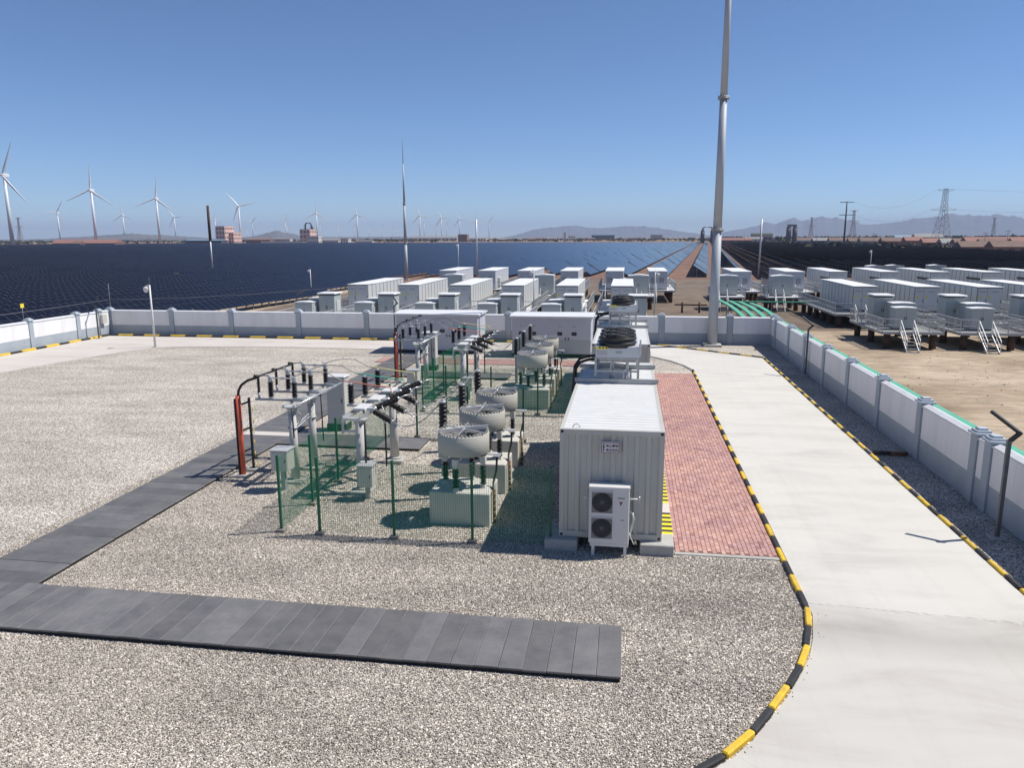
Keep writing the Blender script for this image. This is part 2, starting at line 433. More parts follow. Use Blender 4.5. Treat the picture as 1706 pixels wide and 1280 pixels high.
M_LOGO = mat('logo mark', (0.16, 0.05, 0.05), 0.6, var=0.05)
M_GREYINK = mat('grey lettering and seam shade', (0.22, 0.21, 0.21), 0.6, var=0.05)
M_PINK = mat('pink render', (0.66, 0.46, 0.40), 0.9, var=0.05, scale=0.2)
M_FARWHITE = mat('far white render', (0.66, 0.64, 0.60), 0.9, var=0.06, scale=0.2)
M_FARGREY = mat('far grey render', (0.33, 0.31, 0.29), 0.9, var=0.08, scale=0.2)
M_FARBRICK = mat('far brick', (0.30, 0.17, 0.13), 0.9, var=0.10, scale=0.2)
M_REDROOF = mat('red tile roof', (0.30, 0.15, 0.125), 0.85, var=0.12, scale=0.3)
M_BROWNROOF = mat('brown tile roof', (0.20, 0.135, 0.11), 0.9, var=0.15, scale=0.3)
M_BLUEROOF = mat('blue sheet roof', (0.15, 0.26, 0.36), 0.6, var=0.08, scale=0.3)
M_GREYROOF = mat('grey sheet roof', (0.24, 0.24, 0.24), 0.7, var=0.08, scale=0.3)
M_FARDARK = mat('dark process steel', (0.07, 0.065, 0.075), 0.7, var=0.1, scale=0.2)
M_FARWIN = mat('far window', (0.05, 0.045, 0.05), 0.3, var=0.1)
M_HILL = mat('bare hill with haze tint', (0.115, 0.118, 0.135), 0.97, var=0.22, scale=0.004)  # blue of the distant haze is mixed into the hill colour
M_SCRUB = mat('scrub foliage', (0.05, 0.056, 0.03), 0.95, var=0.4, scale=0.3)
M_BRICKWALL_LOW = mat('low field wall', (0.5, 0.46, 0.42), 0.9, var=0.1, scale=0.3)
M_DOME = mat('camera dome', (0.55, 0.55, 0.56), 0.3, var=0.02)
M_SIGNY = mat('sign yellow', (0.75, 0.62, 0.05), 0.5, var=0.03)
M_HAZY = mat('hazard yellow', (0.80, 0.66, 0.02), 0.6, var=0.08, scale=6)
M_HAZB = mat('hazard brown black', (0.05, 0.04, 0.03), 0.7, var=0.2, scale=6)
M_POSTDK = mat('dark post paint', (0.10, 0.10, 0.105), 0.5, var=0.15, scale=3)
M_SOIL = mat('red brown soil', (0.185, 0.105, 0.075), 0.95, var=0.3, scale=0.15, dirt=0.4, dirt_col=(0.26, 0.19, 0.13))
M_GRATE = mat('steel grating', (0.26, 0.27, 0.26), 0.7, var=0.25, scale=20)
M_DUST = mat('dusty plate edge', (0.185, 0.178, 0.172), 0.9, var=0.3, scale=5)
M_WINDSHADE = mat('inner winding shadow grey', (0.15, 0.15, 0.145), 0.8, var=0.1, scale=8)  # dark grey paints in the shadow inside the open coil
M_LAMP_TXT = mat('plate text', (0.25, 0.36, 0.36), 0.6, var=0.05)

# ------------------------------------------------------------------ mesh builder
class MB:
    def __init__(self):
        self.v = []; self.f = []; self.m = []; self.s = []
    def add(self, vs, fs, m=0, smooth=False):
        o = len(self.v)
        self.v.extend([tuple(p) for p in vs])
        for f in fs:
            self.f.append(tuple(i + o for i in f)); self.m.append(m); self.s.append(smooth)
        return self
    def box(self, x0, x1, y0, y1, z0, z1, m=0):
        vs = [(x0, y0, z0), (x1, y0, z0), (x1, y1, z0), (x0, y1, z0), (x0, y0, z1), (x1, y0, z1), (x1, y1, z1), (x0, y1, z1)]
        return self.add(vs, [(3, 2, 1, 0), (4, 5, 6, 7), (0, 1, 5, 4), (1, 2, 6, 5), (2, 3, 7, 6), (3, 0, 4, 7)], m)
    def cbox(self, x0, x1, y0, y1, z0, z1, b=0.02, m=0, mc=None):
        """box with chamfered top and vertical edges"""
        def ring(d, z):
            return [(x0 + d + (0), y0 + d, z), (x1 - d, y0 + d, z), (x1 - d, y1 - d, z), (x0 + d, y1 - d, z)]
        def oct_(d, z):
            c = b
            return [(x0 + c, y0 + d, z), (x1 - c, y0 + d, z), (x1 - d, y0 + c, z), (x1 - d, y1 - c, z), (x1 - c, y1 - d, z), (x0 + c, y1 - d, z), (x0 + d, y1 - c, z), (x0 + d, y0 + c, z)]
        a = oct_(0, z0); bb = oct_(0, z1 - b); t = oct_(b * 0.999, z1)
        vs = a + bb + t
        fs = [tuple(range(7, -1, -1)), tuple(range(16, 24))]
        for i in range(8):
            j = (i + 1) % 8
            fs.append((i, j, 8 + j, 8 + i)); fs.append((8 + i, 8 + j, 16 + j, 16 + i))
        self.add(vs, fs, m)
        if mc is not None:
            for q_ in range(8): self.m[-1 - 2 * q_] = mc
        return self
    def obox(self, c, ax, ay, az, m=0):
        c = Vector(c); ax = Vector(ax); ay = Vector(ay); az = Vector(az)
        vs = [c + sx * ax + sy * ay + sz * az for sz in (-1, 1) for sy in (-1, 1) for sx in (-1, 1)]
        return self.add(vs, [(0, 2, 3, 1), (4, 5, 7, 6), (0, 1, 5, 4), (1, 3, 7, 5), (3, 2, 6, 7), (2, 0, 4, 6)], m)
    def bar(self, p0, p1, w, h=None, m=0, up=(0, 0, 1)):
        p0 = Vector(p0); p1 = Vector(p1); h = w if h is None else h
        d = (p1 - p0); L = d.length
        if L < 1e-6: return self
        d.normalize(); u = Vector(up)
        if abs(d.dot(u)) > 0.98: u = Vector((0, 1, 0))
        s = d.cross(u).normalized(); t = s.cross(d)
        return self.obox((p0 + p1) / 2, d * L / 2, s * w / 2, t * h / 2, m)
    def frame(self, d):
        d = Vector(d).normalized()
        u = Vector((0, 0, 1)) if abs(d.z) < 0.95 else Vector((1, 0, 0))
        s = d.cross(u).normalized()
        return d, s, s.cross(d)
    def lathe(self, p0, p1, prof, n=12, m=0, smooth=True, cap=True):
        """prof: list of (t along 0..1, radius)"""
        p0 = Vector(p0); p1 = Vector(p1)
        d, s, t = self.frame(p1 - p0)
        vs = []
        for (k, r) in prof:
            c = p0.lerp(p1, k)
            for i in range(n):
                a = 2 * math.pi * i / n
                vs.append(c + (s * math.cos(a) + t * math.sin(a)) * r)
        fs = []
        for q in range(len(prof) - 1):
            for i in range(n):
                j = (i + 1) % n
                fs.append((q * n + i, q * n + j, (q + 1) * n + j, (q + 1) * n + i))
        self.add(vs, fs, m, smooth)
        if cap:
            o = len(self.v) - len(vs); L = (len(prof) - 1) * n
            self.f.append(tuple(o + i for i in range(n - 1, -1, -1))); self.m.append(m); self.s.append(False)
            self.f.append(tuple(o + L + i for i in range(n))); self.m.append(m); self.s.append(False)
        return self
    def cyl(self, p0, p1, r0, r1=None, n=12, m=0, cap=True):
        return self.lathe(p0, p1, [(0, r0), (1, r0 if r1 is None else r1)], n, m, True, cap)
    def tube(self, pts, r, n=6, m=0):
        pts = [Vector(p) for p in pts]
        vs = []; ref = None
        for i, p in enumerate(pts):
            d = (pts[min(i + 1, len(pts) - 1)] - pts[max(i - 1, 0)]).normalized()
            if ref is None:
                ref = Vector((0, 0, 1)) if abs(d.z) < 0.9 else Vector((1, 0, 0))
            s = d.cross(ref)
            if s.length < 1e-4: s = d.cross(Vector((0, 1, 0)))
            s.normalize(); t = s.cross(d)
            for k in range(n):
                a = 2 * math.pi * k / n
                vs.append(p + (s * math.cos(a) + t * math.sin(a)) * r)
        fs = []
        for q in range(len(pts) - 1):
            for k in range(n):
                j = (k + 1) % n
                fs.append((q * n + k, q * n + j, (q + 1) * n + j, (q + 1) * n + k))
        fs.append(tuple(range(n - 1, -1, -1))); fs.append(tuple((len(pts) - 1) * n + k for k in range(n)))
        return self.add(vs, fs, m, True)
    def insul(self, p0, p1, r, sheds=9, core=0.55, n=10, m=0):
        prof = [(0, r * core)]
        for i in range(sheds):
            a = (i + 0.15) / sheds; b_ = (i + 0.5) / sheds; c = (i + 0.85) / sheds
            rr = r if i % 2 == 0 else r * 0.88
            prof += [(a, r * core), (b_ - 0.12 / sheds, rr), (b_ + 0.12 / sheds, rr * 0.96), (c, r * core)]
        prof.append((1, r * core))
        return self.lathe(p0, p1, prof, n, m)
    def poly(self, pts, z, m=0):
        return self.add([(x, y, z) for x, y in pts], [tuple(range(len(pts)))], m)
    def prism(self, pts, z0, z1, m=0):
        n = len(pts)
        vs = [(x, y, z0) for x, y in pts] + [(x, y, z1) for x, y in pts]
        fs = [tuple(range(n - 1, -1, -1)), tuple(range(n, 2 * n))] + [(i, (i + 1) % n, n + (i + 1) % n, n + i) for i in range(n)]
        return self.add(vs, fs, m)
    def mesh(self, name, mats):
        me = bpy.data.meshes.new(name)
        me.from_pydata(self.v, [], self.f)
        for mt in (mats if isinstance(mats, (list, tuple)) else [mats]):
            me.materials.append(mt)
        me.polygons.foreach_set('material_index', self.m)
        me.polygons.foreach_set('use_smooth', self.s)
        me.update()
        return me
    def build(self, name, mats, parent=None, loc=None):
        return obj(name, self.mesh(name, mats), parent, loc)

def obj(name, me, parent=None, loc=None, rotz=None):
    o = bpy.data.objects.new(name, me)
    COL.objects.link(o)
    if parent is not None: o.parent = parent
    if loc is not None: o.location = loc
    if rotz is not None: o.rotation_euler = (0, 0, rotz)
    return o

def tag(o, label=None, cat=None, group=None, kind=None):
    if label: o['label'] = label
    if cat: o['category'] = cat
    if group: o['group'] = group
    if kind: o['kind'] = kind
    return o

def thing(name, label, cat, loc=(0, 0, 0), rotz=0.0, group=None):
    o = bpy.data.objects.new(name, None)
    COL.objects.link(o)
    o.empty_display_size = 0.2
    o.location = loc
    o.rotation_euler = (0, 0, rotz)
    return tag(o, label, cat, group)

def copy_tree(o, parent=None):
    c = o.copy(); COL.objects.link(c)
    if parent is not None: c.parent = parent
    for ch in list(o.children):
        copy_tree(ch, c)
    return c

def dup(o, loc, label, rotz=None, group=None):
    c = copy_tree(o)
    c.location = loc; c['label'] = label
    if rotz is not None: c.rotation_euler = (0, 0, rotz)
    if group: c['group'] = group
    return c

ORD = ['first', 'second', 'third', 'fourth', 'fifth', 'sixth', 'seventh', 'eighth', 'ninth', 'tenth', 'eleventh', 'twelfth', 'thirteenth',
       'fourteenth', 'fifteenth', 'sixteenth', 'seventeenth', 'eighteenth', 'nineteenth', 'twentieth']
def ordw(i):
    if i < 20: return ORD[i]
    tens = ['twenty', 'thirty', 'forty', 'fifty', 'sixty'][(i + 1) // 10 - 2]
    u = (i + 1) % 10
    return (tens[:-1] + 'ieth') if u == 0 else tens + '-' + ORD[u - 1]

def polar(az, dist):
    return (math.sin(R(az)) * dist, math.cos(R(az)) * dist)

GZ = -1.5   # level of the land around the raised yard

# ================================================================== SETTING
# land: one sheet to the horizon, with a hole-free yard plateau laid over it
terr = MB()
terr.poly([(-16000, -3000), (16000, -3000), (16000, 16000), (-16000, 16000)], GZ)
tag(terr.build('ground', M_EARTH), kind='structure')

yard = MB()
yard.prism([(-40.9, -6), (10.25, -6), (10.25, 54.6), (-40.9, 54.6)], GZ - 0.4, 0.0)
tag(yard.build('gravel_yard', M_GRAVEL), kind='structure')

KERB_L = [(3.78, 43.2), (3.78, 14.75), (3.58, 13.84), (3.35, 13.1), (3.05, 12.46), (2.76, 11.89), (2.41, 11.29), (1.98, 10.6), (1.68, 10.23), (1.2, 9.75), (0.4, 9.1), (-0.6, 8.5), (-2.0, 7.9), (-4.0, 7.4)]
ROADZ = 0.02
road = thing('road', None, None); tag(road, kind='structure')
def slab(name, pts, m, parent, z=ROADZ):
    return MB().prism(pts, -0.05, z).build(name, m, parent)
# the drive in three pours with open joints, then the paths behind and to the left
jr = random.Random(5)
edge = [(3.86 + 4.56 * i / 46, 15.22 - 0.33 * i / 46 + jr.gauss(0, 0.014) + (0.03 if i % 9 == 4 else 0)) for i in range(47)]
slab('slab', [(8.42, 30.0), (3.86, 30.0)] + edge, M_ROAD, road, z=0.030)
lip = MB()
for (xa, ya), (xb, yb) in zip(edge[:-1], edge[1:]):
    wd = 0.02 + 0.05 * jr.random() ** 2
    lip.add([(xa, ya - wd, 0.0215), (xb, yb - wd * 0.9, 0.0215), (xb, yb + 0.01, 0.029), (xa, ya + 0.01, 0.029)], [(0, 1, 2, 3)])
lip.build('mortar_smear', M_ROAD, road)
slab('slab', [(8.42, 30.015), (8.42, 48.25), (2.0, 53.25), (-0.2, 53.25), (-0.2, 50.8), (1.6, 50.8), (1.6, 48.2), (2.1, 47.35), (2.85, 46.25), (3.48, 44.8), (3.86, 43.2), (3.86, 30.015)], M_ROAD, road)
near = [(8.42, 14.95), (3.86, 15.28)] + [(x + 0.06, y - 0.05) for x, y in KERB_L[1:9]] + [(5.2, 7.2), (8.42, 6.9)]
slab('slab', near, M_ROAD2, road)
near2 = [(8.42, 6.885), (5.2, 7.185), (1.75, 10.17)] + [(x + 0.06, y - 0.05) for x, y in KERB_L[9:]] + [(-4, -5), (8.42, -5)]
slab('slab', near2, M_ROAD2, road)
path = thing('path', None, None); tag(path, kind='structure')
INNER = [(-0.22, 48.9), (-16.2, 48.9), (-21.6, 49.1), (-26.8, 48.9), (-30.6, 48.5), (-32.2, 47.7), (-33.2, 46.4), (-33.9, 44.2), (-34.6, 41), (-35.2, 37.6), (-35.6, 33), (-35.9, 20)]
slab('slab', INNER[:5] + [(-30.6, 53.25), (-0.22, 53.25)], M_PATH, path)
slab('slab', [(-30.615, 53.25), (-30.615, 48.5)] + INNER[5:] + [(-40.05, 20), (-40.05, 53.25)], M_PATH, path)

# ------------------------------------------------------------------ kerbs: single painted blocks
def path_blocks(pts, lens, gap=0.012):
    P = [Vector((x, y, 0)) for x, y in pts]
    cum = [0]
    for i in range(len(P) - 1): cum.append(cum[-1] + (P[i + 1] - P[i]).length)
    def at(s):
        for i in range(len(P) - 1):
            if s <= cum[i + 1] or i == len(P) - 2:
                return P[i].lerp(P[i + 1], (s - cum[i]) / (cum[i + 1] - cum[i]))
    s = 0; k = 0; out = []
    while s < cum[-1] - 0.2:
        L = lens[k % len(lens)]
        out.append((at(s), at(min(s + L - gap, cum[-1])), k)); s += L; k += 1
    return out

_kerb_cache = {}
def kerb(name, pts, lens, mats, label=None, h=0.09, w=0.115, extra=0.0):
    root = thing(name, None, None); tag(root, kind='structure')
    for a, b_, k in path_blocks(pts, lens):
        L = (b_ - a).length
        mt = mats[k % len(mats)]
        key = (round(L, 1), mt.name, h, w)
        if key not in _kerb_cache:
            q = MB(); q.cbox(-L / 2, L / 2, -w / 2, w / 2, -0.03, h, 0.022)
            _kerb_cache[key] = q.mesh('kerb_block', mt)
        o = obj('kerb_block', _kerb_cache[key], root)
        c = (a + b_) / 2
        o.location = (c.x + random.uniform(-.012, .012), c.y + random.uniform(-.01, .01), random.uniform(-0.012, 0.008))
        o.rotation_euler = (0, 0, math.atan2(b_.y - a.y, b_.x - a.x) + random.uniform(-.006, .006))
    return root
kerb('kerb', KERB_L, [0.75, 0.78], [M_BLACKP, M_YELLOW])
kerb('kerb', [(8.5, -2), (8.5, 48.2)], [0.85, 0.62], [M_YELLOW, M_BLACKP])
kerb('kerb', [(8.5, 48.35), (2.0, 53.4), (1.7, 53.42)], [0.8, 0.8], [M_BLACKP, M_YELLOW])
kerb('kerb', [(1.5, 53.42), (-40.15, 53.42)], [1.25, 0.95], [M_YELLOW, M_BLACKP], h=0.15, w=0.22)
kerb('kerb', [(-40.15, 53.3), (-40.15, 25)], [0.95, 1.25], [M_BLACKP, M_YELLOW], h=0.15, w=0.22)
kerb('kerb', [(3.74, 43.3), (3.4, 44.8), (2.75, 46.25), (2.0, 47.4), (1.5, 48.1)], [0.8], [M_CONC], h=0.06)

# ------------------------------------------------------------------ brick paving: near bricks as pieces, the rest in one mass
paving = thing('brick_paving', None, None); tag(paving, kind='structure')
PX0, PX1, PY0, PY1 = 1.30, 3.70, 17.45, 42.1
MB().box(PX0, PX1, PY0, PY1, -0.02, 0.020).build('bedding', M_JOINT, paving)
MB().cbox(PX0 - 0.03, PX1, PY0 - 0.13, PY0 - 0.005, -0.05, 0.032, 0.01).build('edging', M_CONC, paving)
BW, BL = 0.1085, 0.205
bm1 = MB().cbox(-BW / 2 + 0.004, BW / 2 - 0.004, -BL / 2 + 0.004, BL / 2 - 0.004, -0.02, 0.0, 0.006).mesh('brick', M_BRICK)
ncol = int((PX1 - PX0) / BW)
pos = []
for c in range(ncol):
    y = PY0 + BL / 2 + (0 if c % 2 == 0 else -BL / 2 + 0.001)
    while y + BL / 2 < PY1:
        if y - BL / 2 >= PY0 - 1e-6: pos.append((y, PX0 + BW * (c + 0.5)))
        y += BL
pos.sort()
for y, x in pos[:300]:
    o = obj('brick', bm1, paving, (x, y, 0.036 + random.uniform(-0.004, 0.004)))
    o.rotation_euler = (random.uniform(-.01, .01), random.uniform(-.012, .012), random.uniform(-.01, .01))
rest = MB()
for y, x in pos[300:]:
    h = 0.036 + random.uniform(-0.004, 0.004)
    w, l = BW / 2 - 0.006, BL / 2 - 0.006
    t = random.uniform(-0.002, 0.002)
    vs = [(x - w, y - l, 0.018), (x + w, y - l, 0.018), (x + w, y + l, 0.018), (x - w, y + l, 0.018), (x - w, y - l, h), (x + w, y - l, h + t), (x + w, y + l, h + t), (x - w, y + l, h)]
    rest.add(vs, [(4, 5, 6, 7), (0, 1, 5, 4), (1, 2, 6, 5), (2, 3, 7, 6), (3, 0, 4, 7)])
tag(rest.build('bricks_beyond', M_BRICK, paving), kind='stuff')
# the cross band of the same brick in front of the switchgear cabins
paving2 = thing('brick_paving', None, None); tag(paving2, kind='structure')
MB().box(-15.2, -1.9, 43.7, 45.7, -0.02, 0.020).build('bedding', M_JOINT, paving2)
rest = MB()
for i in range(int(13.3 / BL)):
    for j in range(int(1.95 / BW)):
        x = -15.2 + BL * (i + 0.5) + (0.5 * BL if j % 2 else 0); y = 43.72 + BW * (j + 0.5)
        if x + BL / 2 < -1.9:
            h = 0.034 + random.uniform(-.003, .003)
            rest.add([(x - .098, y - .05, h), (x + .098, y - .05, h), (x + .098, y + .05, h), (x - .098, y + .05, h)], [(0, 1, 2, 3)])
tag(rest.build('bricks', M_BRICK, paving2), kind='stuff')

# ------------------------------------------------------------------ perimeter walls
def wall_run(label, a, b_, pillars, inner, hgt=1.95, base_h=0.78):
    """a->b axis line; inner = +1/-1 side of the yard; pillars = distances along the line"""
    A = Vector((*a, 0)); B = Vector((*b_, 0)); L = (B - A).length
    ang = math.atan2(B.y - A.y, B.x - A.x)
    t = thing('perimeter_wall', label, 'wall', (A.x, A.y, 0), ang)
    T = 0.12
    MB().box(0, L, -T, T, GZ - 0.2, base_h).build('base_course', M_GREYWALL, t)
    MB().box(0, L, -T + 0.03, T - 0.03, base_h, hgt - 0.10).build('core', M_GREYWALL, t)
    cp = MB()
    vs = [(0, -T - 0.05, hgt - 0.10), (0, T + 0.05, hgt - 0.10), (0, T + 0.05, hgt - 0.05), (0, 0, hgt + 0.02), (0, -T - 0.05, hgt - 0.05)]
    vs += [(L, y, z) for _, y, z in vs]
    cp.add(vs, [(0, 1, 6, 5), (1, 2, 7, 6), (2, 3, 8, 7), (3, 4, 9, 8), (4, 0, 5, 9), (4, 3, 2, 1, 0), (5, 6, 7, 8, 9)])
    cp.build('coping', M_COPING, t)
    W = 0.19
    pm = MB().cbox(-W, W, -W, W, GZ - 0.2, hgt + 0.02, 0.012).mesh('pillar', M_GREYWALL)
    cm1 = MB().cbox(-0.26, 0.26, -0.26, 0.26, hgt + 0.02, hgt + 0.09, 0.015).mesh('cap', M_CAP)
    cm2 = MB().cbox(-0.20, 0.20, -0.20, 0.20, hgt + 0.09, hgt + 0.15, 0.015).mesh('cap', M_CAP)
    cm3 = MB().cbox(-0.13, 0.13, -0.13, 0.13, hgt + 0.15, hgt + 0.21, 0.015).mesh('cap', M_CAP)
    for p in pillars:
        o = obj('pillar', pm, t, (p, 0, 0))
        for c in (cm1, cm2, cm3): obj('cap', c, o)
    ps = [-W] + list(pillars) + [L + W]
    for i in range(len(ps) - 1):
        s0, s1 = ps[i] + W + 0.02, ps[i + 1] - W - 0.02
        if s1 - s0 < 0.15: continue
        n = 3 if s1 - s0 > 2 else 1
        w = (s1 - s0) / n
        for k in range(n):
            for sd in (-1, 1):
                y0, y1 = sorted((sd * (T - 0.03), sd * (T + 0.012)))
                q = MB().box(s0 + k * w + 0.004, s0 + (k + 1) * w - 0.004, y0, y1, base_h + 0.005, hgt - 0.105)
                q.build('wall_panel', M_WHITEWALL, t)
    return t
wall_run('white and blue grey wall along the right of the yard, beside the drive', (10.02, -4), (10.02, 54.0), [y + 4 for y in (4.4, 8.7, 13.0, 17.3, 21.6, 22.45, 26.6, 30.9, 35.2, 39.5, 43.8, 48.1, 52.4)], 1)
wall_run('white and blue grey wall across the back of the yard, behind the switchgear cabins', (-40.75, 54.32), (10.3, 54.32), [0.15, 5.5, 10.5, 16.0, 21.4, 26.8, 32.2, 37.6, 43.2, 47.9, 50.9], 1)
wall_run('sunlit white wall along the left side of the yard, below the solar field', (-40.62, 15), (-40.62, 54.0), [4.0, 8.5, 13, 17.5, 22, 26.5, 31.0, 35.55, 38.0], -1)

# ------------------------------------------------------------------ cable trench covers: single plates on a black rim
plate_rng = random.Random(3)
def trench(label, x0, x1, y0, y1, axis, pitch, top=0.11, light=()):
    t = thing('trench_cover', label, 'trench cover')
    MB().box(x0 + 0.02, x1 - 0.02, y0 + 0.02, y1 - 0.02, -0.05, top - 0.035).build('trench_rim', M_EDGE, t)
    n = max(1, round(((x1 - x0) if axis == 'x' else (y1 - y0)) / pitch))
    p = ((x1 - x0) if axis == 'x' else (y1 - y0)) / n
    if axis == 'x': me = MB().cbox(-p / 2 + 0.003, p / 2 - 0.003, -(y1 - y0) / 2, (y1 - y0) / 2, -0.04, 0, 0.007, 0, 1)
    else: me = MB().cbox(-(x1 - x0) / 2, (x1 - x0) / 2, -p / 2 + 0.003, p / 2 - 0.003, -0.04, 0, 0.007, 0, 1)
    meshes = [me.mesh('cover_plate', [mt, M_DUST]) for mt in PLATES]
    meL = me.mesh('cover_plate', [M_PATH, M_PATH])
    for i in range(n):
        c = p * (i + 0.5)
        loc = (x0 + c, (y0 + y1) / 2, top) if axis == 'x' else ((x0 + x1) / 2, y0 + c, top)
        m_ = meL if i in light else plate_rng.choice(meshes)
        o = obj('cover_plate', m_, t, (loc[0] + plate_rng.uniform(-.002, .002), loc[1] + plate_rng.uniform(-.006, .006), loc[2] + plate_rng.uniform(-.005, .005)))
        o.rotation_euler = (plate_rng.uniform(-.003, .003), plate_rng.uniform(-.004, .004), plate_rng.uniform(-.003, .003))
    return t
def plate_material(name, f):
    """checkered plate: grey with fine raised dots and a dusty film"""
    m = bpy.data.materials.new(name); m.use_nodes = True
    nt = m.node_tree; b = nt.nodes['Principled BSDF']
    b.inputs['Roughness'].default_value = 0.62
    b.inputs['Specular IOR Level'].default_value = 0.35
    g = nn(nt, 'ShaderNodeNewGeometry')
    n1 = nn(nt, 'ShaderNodeTexNoise'); n1.inputs['Scale'].default_value = 1.8; n1.inputs['Detail'].default_value = 8; n1.inputs['Roughness'].default_value = 0.7
    nt.links.new(g.outputs['Position'], n1.inputs['Vector'])
    cr = nn(nt, 'ShaderNodeValToRGB'); e = cr.color_ramp.elements
    e[0].position = 0.3; e[0].color = (0.115 * f, 0.115 * f, 0.122 * f, 1)
    e[1].position = 0.75; e[1].color = (0.20 * f, 0.193 * f, 0.192 * f, 1)
    nt.links.new(n1.outputs['Fac'], cr.inputs[0])
    w = nn(nt, 'ShaderNodeTexVoronoi'); w.inputs['Scale'].default_value = 34; w.inputs['Randomness'].default_value = 0.0
    nt.links.new(g.outputs['Position'], w.inputs['Vector'])
    mr = nn(nt, 'ShaderNodeMapRange'); mr.inputs['From Min'].default_value = 0.1; mr.inputs['From Max'].default_value = 0.6; mr.inputs['To Min'].default_value = 1.25; mr.inputs['To Max'].default_value = 0.8
    nt.links.new(w.outputs['Distance'], mr.inputs['Value'])
    s = nn(nt, 'ShaderNodeVectorMath', operation='SCALE'); nt.links.new(cr.outputs[0], s.inputs[0]); nt.links.new(mr.outputs[0], s.inputs['Scale'])
    nt.links.new(s.outputs[0], b.inputs['Base Color'])
    bp = nn(nt, 'ShaderNodeBump', invert=True); bp.inputs['Strength'].default_value = 0.4; bp.inputs['Distance'].default_value = 0.008
    nt.links.new(w.outputs['Distance'], bp.inputs['Height']); nt.links.new(bp.outputs[0], b.inputs['Normal'])
    return m
PLATES = [plate_material('checker plate %d' % i, f) for i, f in enumerate((0.90, 1.0, 1.1))]
trench('grey plate covered trench crossing the gravel in the foreground', -14.5, 0.06, 11.8, 13.56, 'x', 0.43)
trench('grey plate covered trench running back along the left of the fenced bays', -14.5, -12.62, 13.57, 46.5, 'y', 0.52, top=0.10, light=(24,))
trench('short plate covered trench branch into the near fenced bay', -12.6, -7.2, 25.1, 26.62, 'x', 0.9, top=0.10)
trench('short plate covered trench branch into the far fenced bay', -12.6, -6.2, 39.0, 40.5, 'x', 0.9, top=0.10)

# ------------------------------------------------------------------ loose stones lying on the gravel near the camera
def scatter_stones():
    N1 = 260000
    x = rng.uniform(-15, 4.2, N1 * 2); y = rng.uniform(7.6, 30, N1 * 2)
    keep = rng.random(N1 * 2) < np.clip((31 - y) / 16.0, 0.05, 1.0) ** 1.5
    x, y = x[keep], y[keep]
    ok = np.ones(len(x), bool)
    def cut(x0, x1, y0, y1):
        nonlocal ok
        ok &= ~((x > x0) & (x < x1) & (y > y0) & (y < y1))
    cut(-14.55, 0.09, 11.77, 13.6); cut(-14.55, -12.58, 13.5, 50); cut(-12.7, -7.1, 25.05, 26.7)
    cut(1.25, 9, 17.28, 60); cut(-1.9, 1.4, 17.2, 28.2); cut(-5.1, -3.4, 18.4, 30)
    kx = np.interp(y, [p[1] for p in KERB_L[::-1]], [p[0] for p in KERB_L[::-1]])
    ok &= x < kx - 0.1
    ok &= (x > -15 ) & (np.abs(x) < 0.85 * y + 3)
    x, y = x[ok][:N1], y[ok][:N1]
    ys = rng.uniform(8, 30, 90); xs = np.interp(ys, [p[1] for p in KERB_L[::-1]], [p[0] for p in KERB_L[::-1]]) + 0.12 + rng.exponential(0.06, 90)
    x = np.concatenate([x, xs]); y = np.concatenate([y, ys]); 
    me = bpy.data.meshes.new('gravel_stones')
    me.vertices.add(len(x))
    co = np.zeros((len(x), 3), np.float32); co[:, 0] = x; co[:, 1] = y; co[:, 2] = rng.uniform(0.000, 0.014, len(x)); co[-90:, 2] = 0.026
    me.vertices.foreach_set('co', co.ravel())
    o = obj('gravel_stones', me)
    tag(o, kind='stuff')
    ng = bpy.data.node_groups.new('stones', 'GeometryNodeTree')
    ng.interface.new_socket('Geometry', in_out='INPUT', socket_type='NodeSocketGeometry')
    ng.interface.new_socket('Geometry', in_out='OUTPUT', socket_type='NodeSocketGeometry')
    gi = ng.nodes.new('NodeGroupInput'); go = ng.nodes.new('NodeGroupOutput')
    ico = ng.nodes.new('GeometryNodeMeshIcoSphere'); ico.inputs['Radius'].default_value = 1.0; ico.inputs['Subdivisions'].default_value = 1
    spn = ng.nodes.new('GeometryNodeSetPosition')
    rv0 = ng.nodes.new('FunctionNodeRandomValue'); rv0.data_type = 'FLOAT_VECTOR'
    rv0.inputs[0].default_value = (-0.22, -0.22, -0.22); rv0.inputs[1].default_value = (0.22, 0.22, 0.22)
    ng.links.new(ico.outputs[0], spn.inputs['Geometry']); ng.links.new(rv0.outputs[0], spn.inputs['Offset'])
    sm = ng.nodes.new('GeometryNodeSetMaterial'); sm.inputs['Material'].default_value = M_STONE
    ng.links.new(spn.outputs[0], sm.inputs[0])
    iop = ng.nodes.new('GeometryNodeInstanceOnPoints')
    rr = ng.nodes.new('FunctionNodeRandomValue'); rr.data_type = 'FLOAT_VECTOR'; rr.inputs[1].default_value = (6.28, 6.28, 6.28)
    rs = ng.nodes.new('FunctionNodeRandomValue'); rs.data_type = 'FLOAT_VECTOR'
    rs.inputs[0].default_value = (0.007, 0.007, 0.005); rs.inputs[1].default_value = (0.021, 0.018, 0.013); rs.inputs['Seed'].default_value = 5
    ng.links.new(gi.outputs[0], iop.inputs['Points']); ng.links.new(sm.outputs[0], iop.inputs['Instance'])
    ng.links.new(rr.outputs[0], iop.inputs['Rotation']); ng.links.new(rs.outputs[0], iop.inputs['Scale'])
    ng.links.new(iop.outputs[0], go.inputs[0])
    md = o.modifiers.new('stones', 'NODES'); md.node_group = ng
scatter_stones()

